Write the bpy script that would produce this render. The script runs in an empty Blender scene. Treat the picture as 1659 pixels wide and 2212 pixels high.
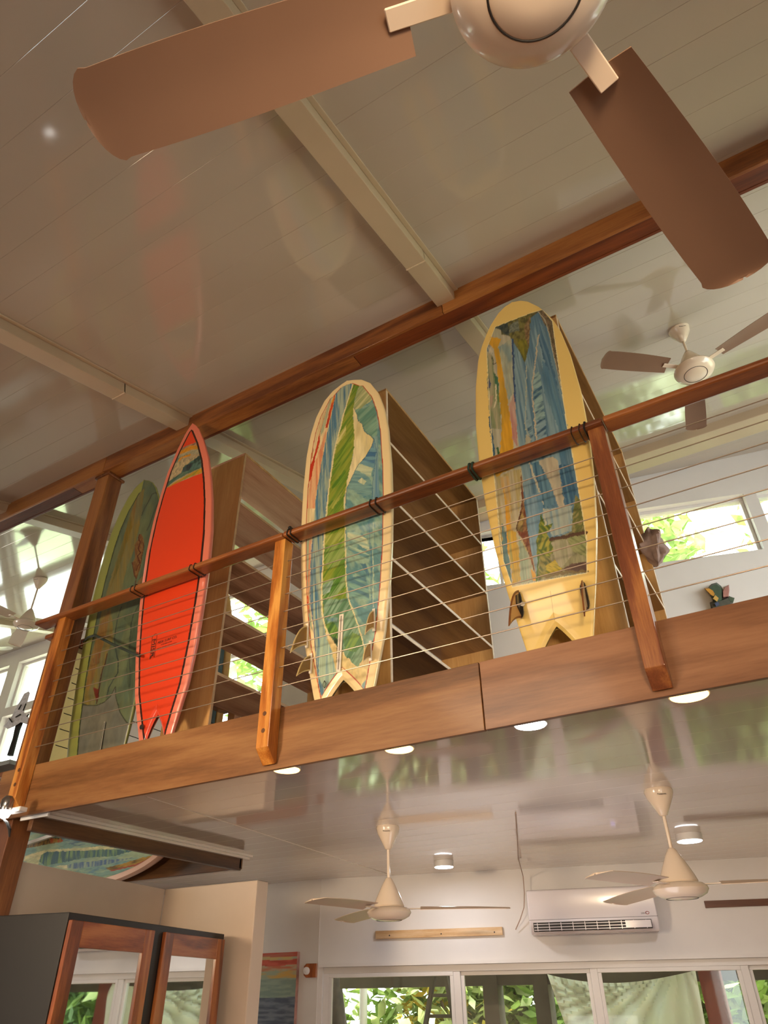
import bpy, math, random
import numpy as np
from mathutils import Vector, Matrix
random.seed(7)
S = bpy.context.scene
COL = S.collection
# ------------------------------------------------------------ camera
FPX, CW, CH, CZ = 1496.785, 1659.0, 2212.0, 1.6
RC = np.array([[0.8598974,0.30119324,0.41213964],[0.51035752,-0.49054736,-0.70632747],[-0.01056705,0.81770772,-0.57553664]])
cam = bpy.data.cameras.new('camera'); co = bpy.data.objects.new('camera', cam); COL.objects.link(co)
cam.sensor_fit = 'VERTICAL'; cam.sensor_height = 36.0; cam.lens = FPX/CH*36.0
cam.clip_start = .05; cam.clip_end = 200
Mx = Matrix([list(r)+[0] for r in RC.tolist()]+[[0,0,0,1]]); Mx.translation = (0,0,CZ)
co.matrix_world = Mx
S.camera = co
# ------------------------------------------------------------ world, lights, exposure
W = bpy.data.worlds.new('sky'); S.world = W; W.use_nodes = True
nt = W.node_tree; bg = nt.nodes['Background']
bg.inputs[0].default_value = (.90,.96,.94,1); bg.inputs[1].default_value = 12.0
S.view_settings.view_transform = 'Standard'; S.view_settings.look = 'None'
S.view_settings.exposure = -0.45; S.view_settings.gamma = 1.0
S.view_settings.use_curve_mapping = False
def area(name, loc, to, size, power, color, sizey=None):
    l = bpy.data.lights.new(name, 'AREA'); l.energy = power; l.color = color; l.size = size
    if sizey: l.shape = 'RECTANGLE'; l.size_y = sizey
    o = bpy.data.objects.new(name, l); COL.objects.link(o); o.location = loc
    d = Vector(to)-Vector(loc); o.rotation_euler = d.to_track_quat('-Z','Y').to_euler()
    return o
WARM = (1.0,.75,.48); NEUT = (1.0,.86,.72); DAY = (.92,.97,.96)
area('lamp_front_left', (-3.6,-1.6,2.3), (-2.8,2.7,3.0), .5, 42, WARM).data.spread=math.radians(80)
area('lamp_front_right', (0.9,-1.2,2.3), (-.8,2.7,3.0), .5, 27, WARM).data.spread=math.radians(80)
area('lamp_front_up', (-1.6,-1.0,1.2), (-1.6,1.2,5.0), 1.2, 5, (1,.70,.45))
area('fill_front_down', (-2.2,-1.4,4.0), (-2.2,-1.2,0), 1.6, 170, (1,.74,.5))  # added fill: brightens the front floor and what the lower ceiling reflects
sun = bpy.data.lights.new('sun','SUN'); sun.energy = 30; sun.angle = .02; sun.color = (1,.96,.88)
so = bpy.data.objects.new('sun', sun); COL.objects.link(so); so.rotation_euler = Vector((.12,-.22,-1)).to_track_quat('-Z','Y').to_euler()
area('lamp_under_loft', (-1.2,3.9,1.2), (-1.6,5.0,3.0), .8, 8, (.98,.94,1))
area('fill_loft_left', (-9.6,2.0,3.2), (-6.5,5.2,5.2), .8, 55, (1,.9,.78))  # added fill out of view, brightens the loft ceiling and left walls
area('fill_loft_right', (2.1,4.2,3.2), (-1.5,5.6,5.6), .8, 20, (.96,.98,.94))  # unseen added fill, lifts the loft ceiling on the right
# sky portals in the window openings (they only guide the sampling of the sky)
def portal(loc, to, sx, sy):
    o = area('sky_portal', loc, to, sx, 1, DAY, sy); o.data.cycles.is_portal = True
portal((2.68,4.9,4.0), (0,4.9,4.0), 3.0, 1.4)
for x_ in (-10.97,-9.23,-7.45,-5.62): portal((x_,5.99,4.97), (x_,0,4.97), 1.6, 2.0)
portal((-2.2,6.65,5.65), (-1.4,4,5.65), 1.9, .75); portal((.1,7.25,5.65), (.9,4.5,5.65), 2.6, .75)
portal((-1.2,7.35,1.3), (-.4,4.6,1.3), 6.4, 1.1)
# ------------------------------------------------------------ helpers
def ray(u,v): return RC@np.array([(u-CW/2)/FPX, -(v-CH/2)/FPX, -1.0])
O = np.array([0,0,CZ])
def atY(u,v,Y): d = ray(u,v); return O+d*(Y/d[1])
def atZ(u,v,Z): d = ray(u,v); return O+d*((Z-CZ)/d[2])
def atX(u,v,X): d = ray(u,v); return O+d*(X/d[0])
WA = math.atan(.29)
def atW(u,v,p0=(-4.32,6.09)):            # the slanted far wall
    d = ray(u,v); t = (p0[1]-.29*p0[0])/(d[1]-.29*d[0]); return O+d*t
def wu(p,p0=(-4.32,6.09)): return ((p[0]-p0[0])*math.cos(WA)+(p[1]-p0[1])*math.sin(WA))
SL = .258
def CEIL(y): return 5.36+SL*(y-2.7)
def hexc(h):
    r = [int(h[i:i+2],16)/255 for i in (0,2,4)]
    return [c/12.92 if c<=.04045 else ((c+.055)/1.055)**2.4 for c in r]
class MB:
    def __init__(s): s.v=[]; s.f=[]
    def add(s,vs,fs):
        b=len(s.v); s.v+= [tuple(map(float,v)) for v in vs]; s.f+= [tuple(i+b for i in f) for f in fs]; return s
    def box(s,x0,x1,y0,y1,z0,z1,M=None):
        vs=[(x,y,z) for z in (z0,z1) for y in (y0,y1) for x in (x0,x1)]
        if M is not None: vs=[M@Vector(v) for v in vs]
        return s.add(vs,[(0,2,3,1),(4,5,7,6),(0,1,5,4),(2,6,7,3),(0,4,6,2),(1,3,7,5)])
    def prism(s,poly,z0,z1,M=None):
        n=len(poly); vs=[(p[0],p[1],z0) for p in poly]+[(p[0],p[1],z1) for p in poly]
        if M is not None: vs=[M@Vector(v) for v in vs]
        return s.add(vs,[tuple(range(n))[::-1],tuple(range(n,2*n))]+[(i,(i+1)%n,n+(i+1)%n,n+i) for i in range(n)])
    def tube(s,pts,r,n=8,cap=True):
        P=[Vector(p) for p in pts]; rr=r if isinstance(r,(list,tuple)) else [r]*len(P)
        up=None; vs=[]
        for i,p in enumerate(P):
            t=(P[min(i+1,len(P)-1)]-P[max(i-1,0)]).normalized()
            if up is None: up=t.orthogonal().normalized()
            up=(up-t*up.dot(t)).normalized(); w=t.cross(up)
            for k in range(n):
                a=2*math.pi*k/n; vs.append(p+(up*math.cos(a)+w*math.sin(a))*rr[i])
        fs=[(i*n+k,i*n+(k+1)%n,(i+1)*n+(k+1)%n,(i+1)*n+k) for i in range(len(P)-1) for k in range(n)]
        if cap: fs+= [tuple(range(n))[::-1],tuple(range((len(P)-1)*n,len(P)*n))]
        return s.add(vs,fs)
    def lathe(s,prof,c=(0,0,0),n=40,M=None):    # prof: (r,z)
        vs=[]
        for r,z in prof:
            for k in range(n):
                a=2*math.pi*k/n; v=Vector((c[0]+r*math.cos(a),c[1]+r*math.sin(a),c[2]+z)); vs.append(M@v if M is not None else v)
        fs=[(i*n+k,i*n+(k+1)%n,(i+1)*n+(k+1)%n,(i+1)*n+k) for i in range(len(prof)-1) for k in range(n)]
        fs+= [tuple(range(n))[::-1],tuple(range((len(prof)-1)*n,len(prof)*n))]
        return s.add(vs,fs)
    def build(s,name,mat,parent=None,local=False,smooth=False,bevel=0,kind=None,label=None):
        vs=s.v
        if parent is not None and not local:
            w=parent; off=Vector((0,0,0))
            while w is not None: off+=w.location; w=w.parent
            vs=[(v[0]-off[0],v[1]-off[1],v[2]-off[2]) for v in vs]
        me=bpy.data.meshes.new(name); me.from_pydata(vs,[],s.f); me.update()
        if mat: me.materials.append(mat)
        if smooth:
            me.polygons.foreach_set('use_smooth',[True]*len(me.polygons))
            try: me.set_sharp_from_angle(angle=math.radians(40))
            except Exception: pass
        o=bpy.data.objects.new(name,me); COL.objects.link(o)
        if parent is not None: o.parent=parent
        if bevel:
            m=o.modifiers.new('bevel','BEVEL'); m.width=bevel; m.segments=2; m.limit_method='ANGLE'
        if kind: o['kind']=kind
        if label: o['label']=label
        return o
def tag(o,label,cat,group=None):
    o['label']=label; o['category']=cat
    if group: o['group']=group
    return o
def root(name,loc=(0,0,0),rz=0,label=None,cat=None,group=None,kind=None):
    o=bpy.data.objects.new(name,None); COL.objects.link(o); o.location=loc; o.rotation_euler=(0,0,rz); o.empty_display_size=.1
    if label: tag(o,label,cat,group)
    if kind: o['kind']=kind
    return o
def rebase(o,loc):      # top-level mesh: put its origin at loc
    d=Vector(loc)
    for v in o.data.vertices: v.co-=d
    o.location=d; return o
# ------------------------------------------------------------ materials
def newmat(name):
    m=bpy.data.materials.new(name); m.use_nodes=True; return m,m.node_tree,m.node_tree.nodes['Principled BSDF']
def plain(name,c,rough=.5,metal=0,var=.06,scale=6,emit=None,es=0,coat=0,bump=0,trans=0):
    m,t,b=newmat(name); c=hexc(c) if isinstance(c,str) else c
    b.inputs['Roughness'].default_value=rough; b.inputs['Metallic'].default_value=metal
    b.inputs['Coat Weight'].default_value=coat; b.inputs['Coat Roughness'].default_value=.08
    if trans: b.inputs['Transmission Weight'].default_value=trans
    tc=t.nodes.new('ShaderNodeTexCoord'); n=t.nodes.new('ShaderNodeTexNoise'); n.inputs['Scale'].default_value=scale; n.inputs['Detail'].default_value=4
    t.links.new(tc.outputs['Object'],n.inputs['Vector'])
    r=t.nodes.new('ShaderNodeValToRGB'); r.color_ramp.elements[0].position=.3; r.color_ramp.elements[1].position=.7
    r.color_ramp.elements[0].color=[x*(1-var) for x in c]+[1]; r.color_ramp.elements[1].color=[min(1,x*(1+var)) for x in c]+[1]
    t.links.new(n.outputs['Fac'],r.inputs['Fac']); t.links.new(r.outputs['Color'],b.inputs['Base Color'])
    if emit: b.inputs['Emission Color'].default_value=list(emit)+[1]; b.inputs['Emission Strength'].default_value=es
    if bump:
        bp=t.nodes.new('ShaderNodeBump'); bp.inputs['Strength'].default_value=bump; bp.inputs['Distance'].default_value=.004
        t.links.new(n.outputs['Fac'],bp.inputs['Height']); t.links.new(bp.outputs['Normal'],b.inputs['Normal'])
    return m
def wood(name,cols,axis='x',scale=1.0,rough=.35,knots=.35,coat=.2,bands=.5):
    """cols dark, mid, light; the grain runs along axis"""
    m,t,b=newmat(name); N=t.nodes.new; Lk=t.links.new
    tc=N('ShaderNodeTexCoord'); oi=N('ShaderNodeObjectInfo')
    sc={'x':(.9,9,9),'y':(9,.9,9),'z':(9,9,.9)}[axis]
    add=N('ShaderNodeVectorMath'); add.operation='ADD'; mul=N('ShaderNodeVectorMath'); mul.operation='SCALE'
    cx=N('ShaderNodeCombineXYZ'); Lk(oi.outputs['Random'],cx.inputs[0]); Lk(oi.outputs['Random'],cx.inputs[1]); Lk(oi.outputs['Random'],cx.inputs[2])
    Lk(cx.outputs[0],mul.inputs[0]); mul.inputs['Scale'].default_value=13.7
    Lk(tc.outputs['Object'],add.inputs[0]); Lk(mul.outputs[0],add.inputs[1])
    mp=N('ShaderNodeMapping'); mp.inputs['Scale'].default_value=[s*scale for s in sc]; Lk(add.outputs[0],mp.inputs[0])
    warp=N('ShaderNodeTexNoise'); warp.inputs['Scale'].default_value=.55; warp.inputs['Detail'].default_value=2; Lk(mp.outputs[0],warp.inputs['Vector'])
    wv=N('ShaderNodeMath'); wv.operation='MULTIPLY'; wv.inputs[1].default_value=26; Lk(warp.outputs['Fac'],wv.inputs[0])
    sn=N('ShaderNodeMath'); sn.operation='SINE'; Lk(wv.outputs[0],sn.inputs[0])
    fine=N('ShaderNodeTexNoise'); fine.inputs['Scale'].default_value=9; fine.inputs['Detail'].default_value=6; fine.inputs['Roughness'].default_value=.65
    mp2=N('ShaderNodeMapping'); mp2.inputs['Scale'].default_value=[1 if s<1 else 1.2 for s in sc]; Lk(mp.outputs[0],mp2.inputs[0]); Lk(mp2.outputs[0],fine.inputs['Vector'])
    big=N('ShaderNodeTexNoise'); big.inputs['Scale'].default_value=.35; big.inputs['Detail'].default_value=2; Lk(mp.outputs[0],big.inputs['Vector'])
    a1=N('ShaderNodeMath'); a1.operation='MULTIPLY_ADD'; a1.inputs[1].default_value=.12*bands*2; Lk(sn.outputs[0],a1.inputs[0]); Lk(big.outputs['Fac'],a1.inputs[2])
    a2=N('ShaderNodeMath'); a2.operation='MULTIPLY_ADD'; a2.inputs[1].default_value=.55; a2.inputs[2].default_value=-.27
    Lk(fine.outputs['Fac'],a2.inputs[0]); a3=N('ShaderNodeMath'); a3.operation='ADD'; Lk(a1.outputs[0],a3.inputs[0]); Lk(a2.outputs[0],a3.inputs[1])
    r=N('ShaderNodeValToRGB'); cr=r.color_ramp; cr.elements[0].position=.22; cr.elements[0].color=hexc(cols[0])+[1]
    cr.elements[1].position=.78; cr.elements[1].color=hexc(cols[2])+[1]; e=cr.elements.new(.48); e.color=hexc(cols[1])+[1]
    Lk(a3.outputs[0],r.inputs['Fac'])
    # knots
    vo=N('ShaderNodeTexVoronoi'); vo.inputs['Scale'].default_value=.42; Lk(mp.outputs[0],vo.inputs['Vector'])
    kr=N('ShaderNodeValToRGB'); kr.color_ramp.elements[0].position=.02; kr.color_ramp.elements[0].color=(knots,)*3+(1,)
    kr.color_ramp.elements[1].position=.12; kr.color_ramp.elements[1].color=(1,1,1,1); Lk(vo.outputs['Distance'],kr.inputs['Fac'])
    mx=N('ShaderNodeMix'); mx.data_type='RGBA'; mx.blend_type='MULTIPLY'; mx.inputs['Factor'].default_value=1 if knots<1 else 0
    Lk(r.outputs['Color'],mx.inputs['A']); Lk(kr.outputs['Color'],mx.inputs['B']); Lk(mx.outputs['Result'],b.inputs['Base Color'])
    bp=N('ShaderNodeBump'); bp.inputs['Strength'].default_value=.15; bp.inputs['Distance'].default_value=.002
    Lk(fine.outputs['Fac'],bp.inputs['Height']); Lk(bp.outputs['Normal'],b.inputs['Normal'])
    b.inputs['Roughness'].default_value=rough; b.inputs['Coat Weight'].default_value=coat; b.inputs['Coat Roughness'].default_value=.12
    return m
TEAK=('6E2F10','A65A22','C98438')
M={}
M['rail']=wood('rail_wood',('4C2410','7C4420','9C6030'),'x',1.2,.28,.4,.5)
M['postw']=wood('post_wood',('7A3C12','B66E2C','DDA050'),'z',1.6,.3,.4,.4,.7)
M['postr']=wood('post_wood_red',('5A2C18','764226','A06838'),'z',1.6,.3,.4,.4,.7)
M['column']=wood('column_wood',('4E2A16','7A4826','9E6838'),'z',.9,.35,.5,.3)
M['fasc']=wood('fascia_wood',('5C3A1C','7E5430','966C42'),'x',.8,.4,.75,.15,.6)
M['fascr']=wood('fascia_wood_red',('5C3620','7A5032','906444'),'x',.8,.4,.75,.15,.6)
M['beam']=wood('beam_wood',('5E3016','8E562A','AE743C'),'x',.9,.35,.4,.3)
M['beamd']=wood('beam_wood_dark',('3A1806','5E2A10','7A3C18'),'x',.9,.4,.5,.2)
M['ply']=wood('plywood',('664420','866034','A07A48'),'y',.6,.4,.7,.15,.5)
M['plyv']=wood('plywood_upright',('8E6434','B08650','C8A068'),'z',.8,.4,.75,.15,.3)
M['plyr']=wood('plywood_veneer',('9A6A50','D0A080','E4C0A0'),'y',.55,.35,.8,.2,.7)
M['plye']=plain('daylit_edge_and_seam','D8C4A8',.45,var=.12,scale=30)  # window light on shelf edges put into a pale colour; also colours beam seams
M['trimw']=wood('dark_trim_wood',('3E2414','5E3C22','7A5230'),'y',.8,.4,.8,.15)
M['trimx']=wood('dark_trim_wood_x',('4A2E18','6C4828','86603A'),'x',.8,.4,.8,.15)
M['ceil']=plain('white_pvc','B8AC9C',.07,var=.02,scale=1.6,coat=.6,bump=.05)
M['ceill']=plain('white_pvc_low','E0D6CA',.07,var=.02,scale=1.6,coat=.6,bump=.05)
M['joint']=plain('joint_backing','6E665C',.6)  # grey-brown backing board behind the plank joints
M['box']=plain('ceiling_trim_white','BCA88C',.4,var=.03)
M['wall']=plain('white_wall_paint','E0DCD8',.7,var=.03,scale=3,bump=.1)
M['wallw']=plain('cream_wall_paint','DCC8B4',.65,var=.05,scale=2,bump=.15)
M['floor']=wood('floor_boards',('5A3820','86583A','A07048'),'x',.6,.4,.9,.2)
M['alu']=plain('white_aluminium','DEDAD6',.35,var=.02)
M['fan']=plain('fan_enamel','E4D2BC',.22,var=.02,coat=.5)
M['fanb']=plain('fan_blade_enamel','CDB8A2',.4,var=.02)
M['fano']=plain('fan_blade_warmlit','80624E',.5,var=.03)  # cream blades; warm light and motion blur put into the tan colour
M['black']=plain('black_paint','1C1816',.45,var=.1)
M['dark']=plain('dark_gap','1A1512',.6)
M['steel']=plain('steel_cable','A09080',.35,metal=.7,var=.05)
M['acw']=plain('ac_plastic','E6E0E2',.18,var=.01,coat=.5)
M['acd']=plain('ac_dark','2C2824',.6)
M['mirror']=plain('mirror_silver','E8ECEC',.02,metal=1,var=0)
M['door']=wood('cabinet_door_wood',('6E3212','9E5424','B87038'),'z',1.4,.32,.6,.4,.8)
M['doorh']=wood('cabinet_door_wood_h',('6E2E10','9E5424','B87038'),'x',1.4,.32,.6,.4,.8)
M['plug']=plain('wood_plug','5A3414',.5,var=.2,scale=60)
M['tie']=plain('black_tie','16120F',.5)
M['green_strap']=plain('dark_green_strap','2E3A34',.5)
def leafmat(name,c,var):
    m=plain(name,c,.5,var=var,scale=5); t=m.node_tree; b=t.nodes['Principled BSDF']; o=t.nodes['Material Output']
    tl=t.nodes.new('ShaderNodeBsdfTranslucent'); mx=t.nodes.new('ShaderNodeMixShader'); mx.inputs[0].default_value=.45
    src=b.inputs['Base Color'].links[0].from_socket; t.links.new(src,tl.inputs[0])
    t.links.new(b.outputs[0],mx.inputs[1]); t.links.new(tl.outputs[0],mx.inputs[2]); t.links.new(mx.outputs[0],o.inputs[0]); return m
M['tarp']=leafmat('white_tarp','F4F5F0',.02)
M['leaf']=leafmat('leaf','86A050',.5); M['leaf2']=leafmat('leaf_pale','B8C484',.4); M['leafd']=leafmat('leaf_dark','6E8A58',.5)
M['bark']=plain('bark','5C4A3C',.8,var=.3,scale=12)
M['redp']=plain('red_paint','8A4038',.5)
M['darkw']=plain('dark_timber','5A524C',.6,var=.2)
M['grass']=plain('grass_ground','9CA884',.9,var=.3,scale=2)
def lampmat(name,c,es): return plain(name,(.9,.9,.85),.4,emit=c,es=es,var=0)
M['lampw']=lampmat('warm_lens',(1,.60,.20),6)
M['lampc']=lampmat('white_lens',(.95,.96,1),18)
def glassmat():
    m=bpy.data.materials.new('window_glass'); m.use_nodes=True; t=m.node_tree
    for n in list(t.nodes): t.nodes.remove(n)
    o=t.nodes.new('ShaderNodeOutputMaterial'); tr=t.nodes.new('ShaderNodeBsdfTransparent'); gl=t.nodes.new('ShaderNodeBsdfGlossy')
    gl.inputs['Roughness'].default_value=.03; tr.inputs[0].default_value=(.9,.93,.9,1)
    fr=t.nodes.new('ShaderNodeFresnel'); ge=t.nodes.new('ShaderNodeNewGeometry'); im=t.nodes.new('ShaderNodeMath'); im.operation='MULTIPLY_ADD'; im.inputs[1].default_value=-.7603; im.inputs[2].default_value=1.45
    t.links.new(ge.outputs['Backfacing'],im.inputs[0]); t.links.new(im.outputs[0],fr.inputs[0]); mx=t.nodes.new('ShaderNodeMixShader')
    t.links.new(fr.outputs[0],mx.inputs[0]); t.links.new(tr.outputs[0],mx.inputs[1]); t.links.new(gl.outputs[0],mx.inputs[2]); t.links.new(mx.outputs[0],o.inputs[0]); return m
M['glass']=glassmat()
def attrmat(name,rough=.22,coat=.4):
    m,t,b=newmat(name); a=t.nodes.new('ShaderNodeAttribute'); a.attribute_name='paint'
    t.links.new(a.outputs['Color'],b.inputs['Base Color']); b.inputs['Roughness'].default_value=rough
    b.inputs['Coat Weight'].default_value=coat; b.inputs['Coat Roughness'].default_value=.06
    return m
M['paint']=attrmat('painted_resin',.3,.4); M['canvas']=attrmat('painted_canvas',.6,0)
# ------------------------------------------------------------ structure
def wall_holes(name,T,u0,u1,z0,z1,holes,mat,th=.15):
    """wall in a frame T (local x along wall, y outward, z up) with rectangular openings"""
    us=sorted({u0,u1}|{h[0] for h in holes}|{h[1] for h in holes}); zs=sorted({z0,z1}|{h[2] for h in holes}|{h[3] for h in holes})
    us=[u for u in us if u0<=u<=u1]; zs=[z for z in zs if z0<=z<=z1]
    mb=MB()
    for a,b in zip(us,us[1:]):
        run=None
        for c,d in zip(zs,zs[1:]):
            m=((a+b)/2,(c+d)/2)
            if any(h[0]<m[0]<h[1] and h[2]<m[1]<h[3] for h in holes):
                if run: mb.box(a,b,0,th,run[0],run[1],T); run=None
            else: run=(run[0],d) if run else (c,d)
        if run: mb.box(a,b,0,th,run[0],run[1],T)
    return mb.build(name,mat,kind='structure')
def window(name,T,u0,u1,z0,z1,cols,fw=.045,dep=.10,rows=1,sash=None):
    r=root(name,T.translation,kind='structure')
    f=MB(); f.box(u0,u1,dep-.04,dep+.04,z1-fw,z1,T).box(u0,u1,dep-.04,dep+.04,z0,z0+fw,T)
    f.box(u0,u0+fw,dep-.04,dep+.04,z0+fw,z1-fw,T).box(u1-fw,u1,dep-.04,dep+.04,z0+fw,z1-fw,T); f.build('frame',M['alu'],r,bevel=.003)
    edges=[u0+fw]+cols+[u1-fw]
    for c in cols: MB().box(c-.03,c+.03,dep-.035,dep+.035,z0+fw,z1-fw,T).build('mullion',M['alu'],r,bevel=.003)
    for i,(a,b) in enumerate(zip(edges,edges[1:])):
        if sash:
            a2,b2=a+(.03 if i else 0),b-.03; d0=dep-.02+(i%2)*.03; q=MB(); q.box(a2,b2,d0-.02,d0+.02,z1-fw-sash,z1-fw,T).box(a2,b2,d0-.02,d0+.02,z0+fw,z0+fw+sash,T)
            q.box(a2,a2+sash,d0-.02,d0+.02,z0+fw+sash,z1-fw-sash,T).box(b2-sash,b2,d0-.02,d0+.02,z0+fw+sash,z1-fw-sash,T); q.build('sash',M['alu'],r,bevel=.003)
        MB().box(a,b,dep-.004,dep+.004,z0+fw*.7,z1-fw*.7,T).build('pane',M['glass'],r)
    return r
TW=Matrix.Translation((-4.32,6.09,0))@Matrix.Rotation(WA,4,'Z')
TU=Matrix.Translation((-4.14,5.83,0))@Matrix.Rotation(WA,4,'Z')
TL=Matrix.Translation((-14,5.83,0))                      # left part of the upper wall
PU=(-4.14,5.83)
LZ=2.55                                                  # lower ceiling height
# lower far wall with the long sliding window
wl=wu(atW(697,2100)); wtop=atW(1200,2078)[2]
mull=[wu(atW(985,2105)),wu(atW(1281,2090)),wu(atW(1607,2080))]
whole=(wl,wl+6.4,.75,wtop)
wall_holes('wall_back',TW,0,8.2,0,LZ+.2,[whole],M['wall'])
mull+= [mull[2]+(mull[2]-mull[1])*k for k in (1,2,3)]
window('window_1',TW,whole[0],whole[1],whole[2],whole[3],[m for m in mull if m<whole[1]-.2],fw=.05,dep=.07,sash=.03)
lb=MB(); lb.box(-12.3,-4.30,6.09,6.25,0,LZ+.2); lb.build('wall_back_left',M['wall'],kind='structure')
# window head ledge
MB().box(wl-.03,8.1,-.015,0,wtop-.0,wtop+.025,TW).build('trim_1',M['alu'],kind='structure')
# upper walls
zu0,zu1=5.30,6.0
UWH=[]
def U(px,py): return wu(atW(px,py,PU),PU)
UWH=[(U(1040,1180)-.75,U(1078,1180),zu0,zu1),(.95,2.75,zu0,zu1),(U(1400,1150)-.45,U(1628,1125),zu0,zu1),(U(1628,1125)+.12,U(1628,1125)+1.2,zu0,zu1)]
wall_holes('wall_upper_right',TU,0,8.2,2.75,8.0,UWH,M['wall'])
for i,h in enumerate(UWH): window('window_%d'%(i+2),TU,h[0],h[1],h[2],h[3],[],fw=.035,dep=.12)
ULH=[]
for x0,x1 in ((-11.75,-10.2),(-9.97,-8.5),(-8.2,-6.7),(-6.35,-4.9)):
    ULH+= [(x0+14,x1+14,5.2,5.93)]+([(x0+14,x1+14,4.0,5.07)] if x0!=-8.2 else [])
wall_holes('wall_upper_left',TL,0,9.86,2.75,8.0,ULH,M['wall'])
for i,h in enumerate(ULH): window('window_%d'%(i+6),TL,h[0],h[1],h[2],h[3],[],fw=.04,dep=.12)
for nm,b in (('wall_right',(2.6,2.75,-4.2,8.6,0,8.2)),('wall_left',(-14.2,-14,-4.2,6.2,0,8.2)),('wall_front',(-14.2,2.75,-4.35,-4.2,0,8.2))):
    if nm=='wall_right': wall_holes(nm,Matrix.Translation((2.6,-4.2,0))@Matrix.Rotation(math.pi/2,4,'Z')@Matrix.Scale(-1,4,(0,1,0)),0,12.8,0,8.2,[(7.6,10.6,3.3,4.7),(2.5,4,.9,2.2)],M['wall'])
    elif nm=='wall_front': wall_holes(nm,Matrix.Translation((-14.2,-4.35,0)),0,17,0,8.2,[(9,10.6,.9,2.3)],M['wall'])
    else: MB().box(*b).build(nm,M['wall'],kind='structure')
MB().box(-14.2,2.75,-4.35,9,-.12,0).build('floor',M['floor'],kind='structure')
# sloped upper ceiling: interlocking planks
cr=root('ceiling',(0,0,0),kind='structure')
th=math.atan(SL)
def slope_M(x,y,off=0): return Matrix.Translation((x,y,CEIL(y)+off))@Matrix.Rotation(th,4,'X')
pm=None; step=.195
y=-4.2+.048; k=0
while y<8.3:
    xa=-14.1 if y<6.4 else (y-6.33)/.29-4.14
    if pm is None or xa>-14:
        mb=MB(); w=(step+.0035)/math.cos(th)
        prof=[(0,.0012),(.0012,0),(w-.0052,0),(w-.004,.0012),(w-.004,.014),(0,.014)]
        n=len(prof); vs=[(xa,p[0],p[1]) for p in prof]+[(2.6,p[0],p[1]) for p in prof]
        mb.add(vs,[tuple(range(n))[::-1],tuple(range(n,2*n))]+[(i,(i+1)%n,n+(i+1)%n,n+i) for i in range(n)])
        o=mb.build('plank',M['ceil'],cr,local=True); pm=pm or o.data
    else:
        o=bpy.data.objects.new('plank',pm); COL.objects.link(o); o.parent=cr
    o.location=(0,y,CEIL(y)); o.rotation_euler=(th+random.uniform(-.0025,.0025),0,0)
    y+=step; k+=1
mb=MB(); T=slope_M(0,0,.03); cc_=math.cos(th); mb.prism([(-14.2,-4.6),(2.8,-4.6),(2.8,8.4/cc_),(-4.14,6.35/cc_),(-14.2,6.35/cc_)],0,.05,T); mb.build('backing',M['joint'],cr,local=True)
# boxed white beams that run up the slope
for i,xr in enumerate((-1.03,-3.33,-5.56,-8.74)):
    r=root('trim_%d'%(i+2),(xr,2.7,CEIL(2.7)),kind='structure')
    T=slope_M(0,0)
    L0,L1=-7.0,6.0
    T=Matrix.Rotation(th,4,'X')
    T=Matrix.Translation((xr,0,CEIL(0)))@T
    MB().box(-.125,0,L0+3,L1+1,-.085,0,T).build('box_profile',M['box'],r,bevel=.004)
    MB().box(0,.028,L0+3,L1+1,-.012,0,T).build('edge_strip',M['box'],r,bevel=.003)
    if i<2:
        yj={0:2.26,1:2.08}[i]/math.cos(th)
        MB().box(-.127,.0,yj,yj+.008,-.088,-.0,T).build('joint_seam',M['plye'],r)
# white boxed beam across, near the far wall
mb=MB(); mb.box(-5,2.6,6.05,6.32,CEIL(6.05)-.10,CEIL(6.32)+.02); mb.build('trim_6',M['box'],kind='structure',bevel=.006)
# lower ceiling planks and the slab of the loft
lc=root('ceiling_lower',(0,2.73,LZ),kind='structure')
y=2.76
while y<8.4:
    x0=-4.05 if y<4.55 else -12.2
    prof=[(0,.0012),(.0012,0),(.1932,0),(.1944,.0012),(.1944,.012),(0,.012)]; n=len(prof)
    vs=[(x0,y+p[0],LZ+p[1]) for p in prof]+[(2.6,y+p[0],LZ+p[1]+random.uniform(-.0,.0)) for p in prof]
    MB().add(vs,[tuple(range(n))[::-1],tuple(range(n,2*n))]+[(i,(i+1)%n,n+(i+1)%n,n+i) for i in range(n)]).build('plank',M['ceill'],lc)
    y+=.195
fl=root('floor_loft',(0,2.73,2.66),kind='structure')
MB().box(-4.05,2.6,2.74,8.5,LZ+.02,2.78).box(-14,-4.05,4.66,6.2,LZ+.02,2.78).build('deck',M['floor'],fl)
sb=root('seam_strip'); bpy.data.objects.remove(sb)
r=root('trim_7',(-3,3,LZ),kind='structure')
a,b=atZ(290,1712,LZ),atZ(845,1890,LZ); d=Vector((b-a)); d.z=0; L=d.length; ang=math.atan2(d.y,d.x)
T=Matrix.Translation((a[0],a[1],LZ))@Matrix.Rotation(ang,4,'Z'); MB().box(.1,L,-.004,.004,-.004,0,T).build('cover_strip',M['ceill'],r)
# stair opening trimmers
r=root('trim_8',(-4.07,3.6,2.5),kind='structure')
MB().box(-4.09,-4.05,2.75,4.64,2.44,2.78).build('side_board',M['trimw'],r,bevel=.002)
MB().box(-9,-4.05,4.62,4.655,2.45,2.78).build('cross_board',M['trimx'],r,bevel=.002)
MB().box(-4.05,-3.99,2.76,4.70,LZ-.014,LZ).box(-4.05,-4.02,2.76,4.70,LZ-.03,LZ-.014).build('cornice',M['ceill'],r)
MB().box(-4.15,-3.9,2.73,2.742,2.50,2.56).build('white_edge',M['alu'],r)
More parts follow.
